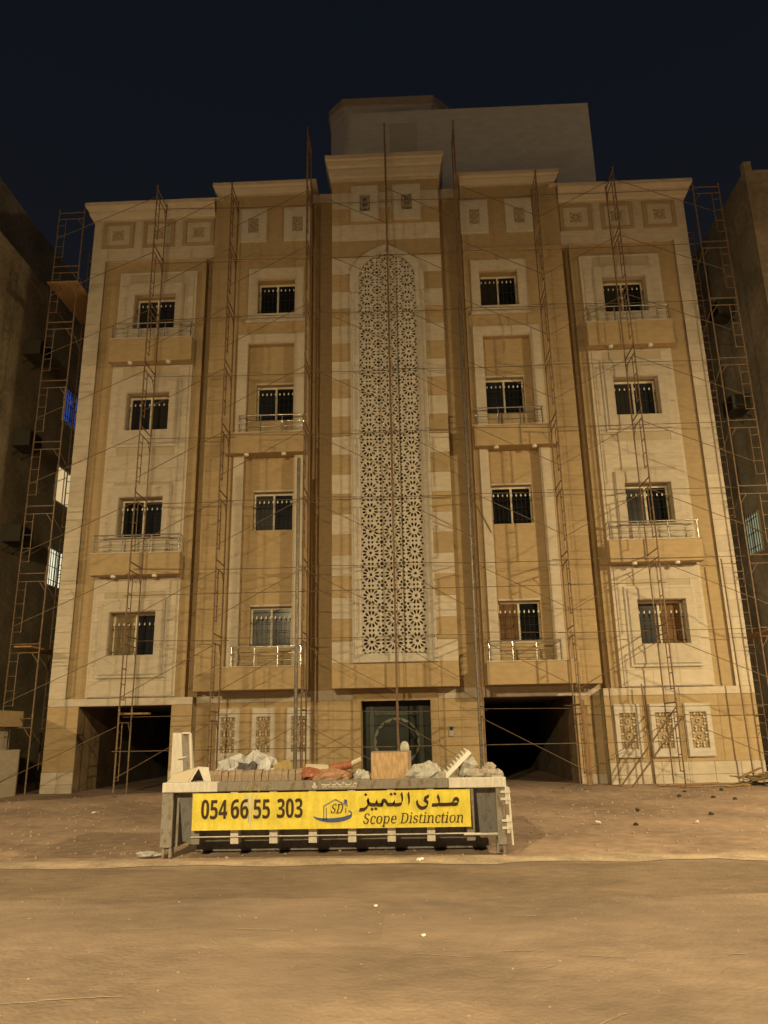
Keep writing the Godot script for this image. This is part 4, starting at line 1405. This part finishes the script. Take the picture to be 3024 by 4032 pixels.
	ribbon(s, [Vector2(-0.645, 0.53), Vector2(-0.645, 0.60)], Vector2(0.004, 0.004), 0.005, zi)
	text(sg, "logo_lettering", "SD", "Droid Serif", false, 0.165, Vector3(-0.865, 0.485, zi), 0.8, 0.25, M.ink)
	part(sg, "house_logo", s.commit(), M.skip_grey)
	s = st()
	for k in 20:
		var t0 := PI * (1.05 + 1.15 * k / 20.0)
		var t1 := PI * (1.05 + 1.15 * (k + 1) / 20.0)
		var w0 := 0.012 + 0.042 * sin(PI * k / 20.0)
		var w1 := 0.012 + 0.042 * sin(PI * (k + 1) / 20.0)
		quad(s, Vector3(-0.82 + cos(t0) * 0.26, 0.50 + sin(t0) * 0.085, zi), Vector3(-0.82 + cos(t1) * 0.26, 0.50 + sin(t1) * 0.085, zi), Vector3(-0.82 + cos(t1) * 0.26, 0.50 + sin(t1) * 0.085 + w1, zi), Vector3(-0.82 + cos(t0) * 0.26, 0.50 + sin(t0) * 0.085 + w0, zi), Vector3.BACK)
	part(sg, "logo_swoosh", s.commit(), M.blue)
	s = st()
	quad(s, Vector3(-0.665, 0.655, zi), Vector3(-0.625, 0.635, zi), Vector3(-0.625, 0.70, zi), Vector3(-0.665, 0.70, zi), Vector3.BACK)
	part(sg, "logo_chimney", s.commit(), M.blue)
	# faded white print on the rail: a small emblem, a line of Arabic and scuffed remains
	s = st()
	var zr := 0.022
	var o := Vector2(-0.98, 0.862)
	for w in [[[0.30, 0.03], [0.28, 0.0], [0.24, 0.004], [0.22, 0.03], [0.20, 0.004], [0.15, 0.004]], [[0.42, 0.035], [0.40, 0.002], [0.34, 0.002], [0.33, 0.028]], [[0.31, 0.042], [0.31, 0.0]], [[0.13, 0.03], [0.12, 0.004], [0.02, 0.004], [0.01, 0.02]], [[0.44, 0.0], [0.47, 0.02], [0.49, 0.0]]]:
		var pts := []
		for a in w:
			pts.append(o + Vector2(a[0], a[1] + 0.026))
		ribbon(s, curve(pts, 4), Vector2(0.003, 0.009), 0.003, zr)
	for k in 22:
		if k % 7 != 3:
			ribbon(s, [o + Vector2(0.02 + k * 0.021, 0.0), o + Vector2(0.034 + k * 0.021, 0.004 * (k % 3))], Vector2(0.002, 0.008), 0.003, zr)
	ribbon(s, [o + Vector2(-0.12, 0.014), o + Vector2(-0.085, -0.008), o + Vector2(-0.05, 0.014)], Vector2(0.004, 0.01), 0.006, zr)
	ribbon(s, [o + Vector2(-0.085, 0.0), o + Vector2(-0.085, 0.06)], Vector2(0.012, 0.004), 0.008, zr)
	part(t, "rail_print", s.commit(), M.white_print)
	s = st()
	var rg := RandomNumberGenerator.new()
	rg.seed = 8
	for k in 26:
		var c := Vector2(-1.98 + rg.randf() * 0.36, 0.845 + rg.randf() * 0.085)
		ribbon(s, [c, c + Vector2(rg.randf_range(-0.02, 0.02), rg.randf_range(-0.05, 0.0))], Vector2(0.004, 0.006), 0.004 * rg.randf() + 0.002, zr)
	part(t, "paint_scuffs", s.commit(), M.yellow_card)

func crumple(rx: float, ry: float, rz: float, seed_: int, sharp: float, n := 14) -> Mesh:
	# a lumpy closed body: a sphere pushed about by noise, flat facets for creased sheet
	var f := FastNoiseLite.new()
	f.seed = seed_; f.frequency = 1.0; f.fractal_octaves = 3
	var s := st()
	var p := func(i: int, j: int) -> Vector3:
		var th := PI * j / (n / 2.0)
		var ph := TAU * (i % n) / n
		var d := Vector3(sin(th) * cos(ph), cos(th), sin(th) * sin(ph))
		var k := 1.0 + sharp * f.get_noise_3d(d.x * 2.0, d.y * 2.0, d.z * 2.0)
		return Vector3(d.x * rx, d.y * ry, d.z * rz) * k
	for j in int(n / 2.0):
		for i in n:
			var a: Vector3 = p.call(i, j); var b: Vector3 = p.call(i + 1, j); var c: Vector3 = p.call(i + 1, j + 1); var d: Vector3 = p.call(i, j + 1)
			var m := (a + b + c + d) / 4
			for q in [[a, b, c], [a, c, d]]:
				var nn: Vector3 = (q[1] - q[0]).cross(q[2] - q[0])
				if nn.length() < 1e-9:
					continue
				nn = nn.normalized()
				if nn.dot(m) < 0.0:
					nn = -nn
				tri(s, q[0], q[1], q[2], nn)
	return s.commit()

func lone(called: String, mesh: Mesh, m: Material, at: Vector3, turn: Vector3, label: String, category: String, group := "") -> MeshInstance3D:
	var o := MeshInstance3D.new()
	o.name = numbered(called)
	o.mesh = mesh
	o.material_override = m
	add_child(o)
	o.position = at
	o.rotation = turn
	tag(o, label, category, group)
	return o

func rubbish() -> void:
	var y := 0.66
	var zc := 10.30
	# cardboard box with open flap lip
	var t := thing("cardboard_box", "upright brown cardboard box standing in the middle of the skip", "box", Vector3(-0.04, y, zc + 0.1))
	part(t, "carton", boxmesh(-0.285, 0.245, 0.0, 0.64, -0.42, 0.0, 0.006), M.card)
	part(t, "flap", boxmesh(0.25, 0.29, 0.02, 0.645, -0.30, -0.005), M.card2)
	var s := st()
	bx(s, -0.28, 0.29, 0.642, 0.652, -0.4, -0.002)
	part(t, "lid", s.commit(), M.card2)
	# bundle of ridged brown board
	t = thing("ridged_bundle", "long bundle of ridged brown cardboard along the skip rim", "cardboard", Vector3(-2.63, 0.875, zc + 0.30))
	for k in 14:
		s = st()
		var hh := 0.235 + 0.010 * sin(k * 2.1)
		var prof := [[0.0, 0.02], [hh - 0.06, 0.0], [hh - 0.02, -0.03], [hh, -0.09], [hh - 0.02, -0.16]]
		for j in prof.size() - 1:
			var c0: float = prof[j][0]; var d0: float = prof[j][1]; var c1: float = prof[j + 1][0]; var d1: float = prof[j + 1][1]
			fquad(s, Vector3(-0.044, c0, d0), Vector3(0.044, c0, d0), Vector3(0.044, c1, d1), Vector3(-0.044, c1, d1), Vector3(0, 0.4, 1))
			fquad(s, Vector3(0.044, c0, d0), Vector3(0.044, c1, d1), Vector3(0.044, c1, -0.17), Vector3(0.044, c0, -0.17), Vector3.RIGHT)
			fquad(s, Vector3(-0.044, c0, d0), Vector3(-0.044, c1, d1), Vector3(-0.044, c1, -0.17), Vector3(-0.044, c0, -0.17), Vector3.LEFT)
		part(t, "ridge", s.commit(), M.card2, Vector3(0.05 + k * 0.095, -0.01, 0.006 * cos(k * 1.7)), Vector3(0, 0, 0.03 * sin(k * 1.3)))
	part(t, "backing_board", boxmesh(-0.02, 1.36, 0.0, 0.19, -0.09, -0.06), M.card2)
	# folded white sheet-metal bracket at the left
	t = thing("bent_metal_sheet", "bent cream sheet-metal piece lying on the left rim of the skip", "metal sheet", Vector3(-3.0, 0.955, zc + 0.25))
	s = st()
	fquad(s, Vector3(-0.14, 0.10, 0.0), Vector3(0.22, 0.20, 0.05), Vector3(0.14, 0.0, 0.28), Vector3(-0.16, 0.0, 0.25), Vector3.BACK)
	fquad(s, Vector3(-0.14, 0.105, -0.01), Vector3(0.22, 0.205, 0.04), Vector3(0.26, 0.0, -0.18), Vector3(-0.16, 0.0, -0.2), Vector3.FORWARD)
	part(t, "sheet", s.commit(), M.cream)
	s = st()
	fquad(s, Vector3(0.22, 0.205, 0.05), Vector3(0.15, 0.0, 0.285), Vector3(0.175, 0.0, 0.28), Vector3(0.245, 0.205, 0.045), Vector3(1, 0, 1))
	fquad(s, Vector3(0.22, 0.205, 0.05), Vector3(0.36, 0.19, 0.0), Vector3(0.43, 0.0, 0.1), Vector3(0.36, 0.0, 0.2), Vector3(0.4, 0, 1))
	part(t, "folded_edge", s.commit(), M.skip_pale)
	# torn plastic and paper sheets
	lone("torn_sheet", crumple(0.28, 0.16, 0.2, 4, 0.9), M.sheet, Vector3(-2.36, 1.07, zc), Vector3(0.2, 0.4, 0.35), "crumpled pale grey sheet behind the ridged bundle, nearest the hook tower", "plastic sheet", "torn sheets in the skip")
	lone("torn_sheet", crumple(0.24, 0.21, 0.2, 9, 0.95), M.sheet, Vector3(-1.98, 1.13, zc - 0.1), Vector3(0.1, 0.9, 0.5), "larger crumpled pale sheet with upright torn peak in the skip", "plastic sheet", "torn sheets in the skip")
	lone("torn_sheet", crumple(0.15, 0.14, 0.14, 15, 0.8), M.sheet2, Vector3(-2.12, 1.08, zc + 0.06), Vector3(0, 0, 0.4), "dark torn sheet between two pale sheets in the skip", "plastic sheet", "torn sheets in the skip")
	lone("paper_scrap", crumple(0.12, 0.06, 0.1, 19, 0.8), M.plastic, Vector3(-1.80, 1.05, zc + 0.05), Vector3.ZERO, "small pale paper scrap left of the yellow carton", "paper")
	t = thing("yellow_carton", "small yellow carton tilted in the skip", "carton", Vector3(-1.62, 1.13, zc - 0.05))
	part(t, "body", boxmesh(-0.14, 0.12, -0.13, 0.07, -0.1, 0.0, 0.005), M.yellow_card, Vector3.ZERO, Vector3(0, 0.15, 0.35))
	part(t, "end_flap", boxmesh(-0.02, 0.0, -0.12, 0.04, -0.08, 0.0), M.card2, Vector3(-0.15, -0.03, 0.01), Vector3(0, 0.5, 0.35))
	# sacks
	lone("orange_sack", crumple(0.30, 0.13, 0.25, 31, 0.35, 20), M.orange, Vector3(-0.92, 0.97, zc + 0.1), Vector3(0, 0.2, 0.08), "orange woven sack with pleats lying beside the cardboard box", "sack", "orange sacks in the skip")
	lone("orange_sack", crumple(0.17, 0.10, 0.2, 33, 0.4, 18), M.red, Vector3(-1.20, 1.02, zc + 0.15), Vector3(0, -0.3, 0), "small red sack at the end of the ridged bundle", "sack", "orange sacks in the skip")
	t = thing("paper_roll", "red wrapped roll with cream core end sticking up beside the box", "roll", Vector3(-0.78, 1.12, zc))
	s = st()
	tube(s, Vector3(-0.16, -0.03, 0.05), Vector3(0.16, 0.02, 0.0), 0.055, 12)
	part(t, "wrapping", s.commit(), M.red)
	s = st()
	tube(s, Vector3(0.16, 0.025, 0.0), Vector3(0.31, 0.09, 0.0), 0.038, 12)
	part(t, "core", s.commit(), M.cream)
	lone("cream_board", boxmesh(-0.24, 0.24, -0.03, 0.03, -0.1, 0.1, 0.006), M.cream, Vector3(-1.06, 1.09, zc - 0.12), Vector3(0.2, 0.1, -0.06), "flat cream board lying across the sacks in the skip", "board")
	lone("plastic_bag", crumple(0.26, 0.17, 0.2, 41, 0.4, 20), M.plastic, Vector3(0.45, 0.98, zc + 0.05), Vector3.ZERO, "clear milky plastic bag right of the cardboard box", "plastic bag", "plastic bags in the skip")
	lone("plastic_bag", crumple(0.12, 0.11, 0.1, 43, 0.5, 16), M.plastic, Vector3(-0.46, 0.96, zc + 0.12), Vector3.ZERO, "small pale bag tucked against the left of the cardboard box", "plastic bag", "plastic bags in the skip")
	lone("plastic_bag", crumple(0.13, 0.17, 0.12, 45, 0.45, 16), M.plastic, Vector3(1.06, 1.06, zc - 0.05), Vector3(0, 0, -0.3), "pale plastic bag behind the slatted white panel", "plastic bag", "plastic bags in the skip")
	lone("plastic_bottle", crumple(0.07, 0.09, 0.07, 47, 0.15, 14), M.plastic, Vector3(0.16, 1.36, zc - 0.1), Vector3.ZERO, "crushed white bottle on top of the cardboard box", "bottle")
	# slatted white panel leaning up
	t = thing("slatted_panel", "white slatted panel leaning up at the right of the skip", "panel", Vector3(0.72, 0.94, zc + 0.12))
	var dir := Vector3(0.38, 0.35, -0.05)
	s = st()
	var n := Vector3(-dir.y, dir.x, 0).normalized()
	var w := 0.03
	fquad(s, -n * w, dir - n * w, dir + n * w, n * w, Vector3.BACK)
	fquad(s, n * w, dir + n * w, dir + n * w + Vector3(0, 0, -0.4), n * w + Vector3(0, 0, -0.4), n)
	fquad(s, -n * w, dir - n * w, dir - n * w + Vector3(0, 0, -0.4), -n * w + Vector3(0, 0, -0.4), -n)
	fquad(s, dir - n * w, dir + n * w, dir + n * w + Vector3(0, 0, -0.4), dir - n * w + Vector3(0, 0, -0.4), dir)
	part(t, "edge", s.commit(), M.white)
	for k in 8:
		var c := dir * (0.14 + 0.115 * k) + n * w
		part(t, "slat", boxmesh(-0.008, 0.008, 0.0, 0.05, -0.4, 0.0), M.white, c, Vector3(0, 0, 0.7))
	# broken blocks at the right end
	for q in [[1.33, 1.0, 0.12, 51, "pale broken block on the right rim of the skip"], [1.48, 0.99, 0.08, 53, "small pale rubble lump in the right corner of the skip"], [1.18, 0.97, 0.13, 55, "rounded pinkish rubble lump beside the slatted panel"], [1.37, 1.09, 0.08, 57, "topmost brownish rubble lump at the right of the skip"], [0.66, 0.97, 0.09, 59, "pale rubble lump at the foot of the slatted panel"]]:
		lone("rubble_lump", crumple(q[2], q[2] * 0.7, q[2] * 0.9, q[3], 0.5, 12), M.rubble, Vector3(q[0], q[1], zc + 0.1), Vector3.ZERO, q[4], "rubble", "rubble lumps in the skip")
	# load under the visible pieces
	var ld := lone("mixed_rubbish", crumple(2.0, 0.22, 0.8, 61, 0.4, 40), M.card2, Vector3(-0.75, 0.76, zc - 0.5), Vector3.ZERO, "low heap of mixed rubbish filling the skip", "rubbish")
	ld.set_meta("kind", "stuff")
	# litter and stones on the ground
	var rg := RandomNumberGenerator.new()
	rg.seed = 77
	var cm := []
	for k in 4:
		cm.append(crumple(0.05, 0.03, 0.045, 70 + k, 0.5, 10))
	for q in [[6.15, 3.6], [7.05, 4.4], [6.75, 4.0], [7.6, 2.2], [6.6, 2.6], [4.5, 6.2], [3.9, 8.3], [5.6, 7.0], [8.3, 4.6]]:
		lone("dirt_clod", cm[rg.randi() % 4], M.clod, Vector3(q[0], gy(q[1]) + 0.02, q[1]), Vector3(0, rg.randf() * 6, 0), "small dark clod lying on the dusty forecourt", "clod", "dark clods on the forecourt")
	for q in [[4.95, 8.15, "white paper scrap on the forecourt far right of the skip"], [0.33, 11.45, "white scrap on the kerb in front of the skip"], [-6.35, 5.3, "tiny white scrap on the forecourt left of the skip"], [3.35, 8.0, "pale scrap on the forecourt just right of the skip"]]:
		lone("paper_scrap", crumple(0.045, 0.02, 0.035, int(q[0] * 7) + 90, 0.8, 10), M.white, Vector3(q[0], gy(q[1]) + 0.03, q[1]), Vector3(0, q[0], 0.3), q[2], "paper")
	for q in [[0.34, 15.1, "tiny white scrap on the road nearest the camera"], [-0.1, 14.0, "small pale scrap on the road in front of the sign"]]:
		lone("paper_scrap", crumple(0.02, 0.01, 0.018, 97, 0.8, 8), M.white, Vector3(q[0], 0.012, q[1]), Vector3.ZERO, q[2], "paper")
	lone("torn_sheet", crumple(0.16, 0.035, 0.07, 101, 0.9, 14), M.sheet, Vector3(-3.35, 0.05, 10.85), Vector3(0, 0.2, 0), "crumpled white sheet on the ground under the left end of the skip", "plastic sheet", "sheets on the ground")
	# loose grit over the forecourt and road edge
	var mm := MultiMesh.new()
	mm.transform_format = MultiMesh.TRANSFORM_3D
	mm.mesh = crumple(0.016, 0.010, 0.014, 120, 0.5, 8)
	mm.instance_count = 5200
	for k in 5200:
		var gx := rg.randf_range(-11.0, 11.0)
		var gz := rg.randf_range(1.2, 11.5) if k % 4 else rg.randf_range(11.4, 18.0)
		var q := pow(rg.randf(), 3.0) * 1.6 + 0.35
		if gz > 11.4: q *= 0.45
		mm.set_instance_transform(k, Transform3D(Basis(Vector3.UP, rg.randf() * 6.0).scaled(Vector3.ONE * q), Vector3(gx, gy(gz) + 0.004, gz)))
	var gr := MultiMeshInstance3D.new()
	gr.name = "gravel"
	gr.multimesh = mm
	gr.material_override = M.grit
	add_child(gr)
	gr.set_meta("kind", "stuff")
	tag(gr, "loose grit scattered over the forecourt and road edge", "gravel")
	# heap of dry fronds and boards at the right corner
	var t2 := thing("debris_heap", "heap of dry brown fronds and boards at the right corner of the block", "debris", Vector3(9.3, gy(0.9), 0.9))
	for k in 26:
		var ln := rg.randf_range(0.4, 1.2)
		var sm := st()
		var wd := rg.randf_range(0.03, 0.09)
		bevel(sm, -ln / 2, ln / 2, -0.01, 0.012, -wd, wd, 0.004)
		part(t2, "frond", sm.commit(), M.frond if k % 3 else M.timber, Vector3(rg.randf_range(-0.9, 0.9), 0.04 + 0.011 * k, rg.randf_range(-0.35, 0.5)), Vector3(rg.randf_range(-0.2, 0.2), rg.randf_range(-0.7, 0.7), rg.randf_range(-0.22, 0.22)))
	for k in 2:
		var sm := st()
		bevel(sm, -0.9, 0.9, -0.015, 0.015, -0.04, 0.04, 0.005)
		part(t2, "loose_board", sm.commit(), M.timber, Vector3(-1.5 - k * 0.5, 0.025 + 0.02 * k, 0.4 - k * 0.5), Vector3(0, 0.1 + 0.2 * k, 0))

func _ready() -> void:
	materials()
	view_and_light()
	street_lamp(16.0, 11.9, 14.0, 9.5, 430.0, "street lamp beyond the right edge of the view")
	street_lamp(-27.0, 11.9, 14.0, 9.7, 420.0, "street lamp beyond the left edge of the view")
	street_lamp(-5.5, 30.3, 28.2, 9.5, 505.0, "street lamp across the road behind the viewpoint")
	ground()
	building()
	neighbours()
	scaffold()
	skip()
	rubbish()
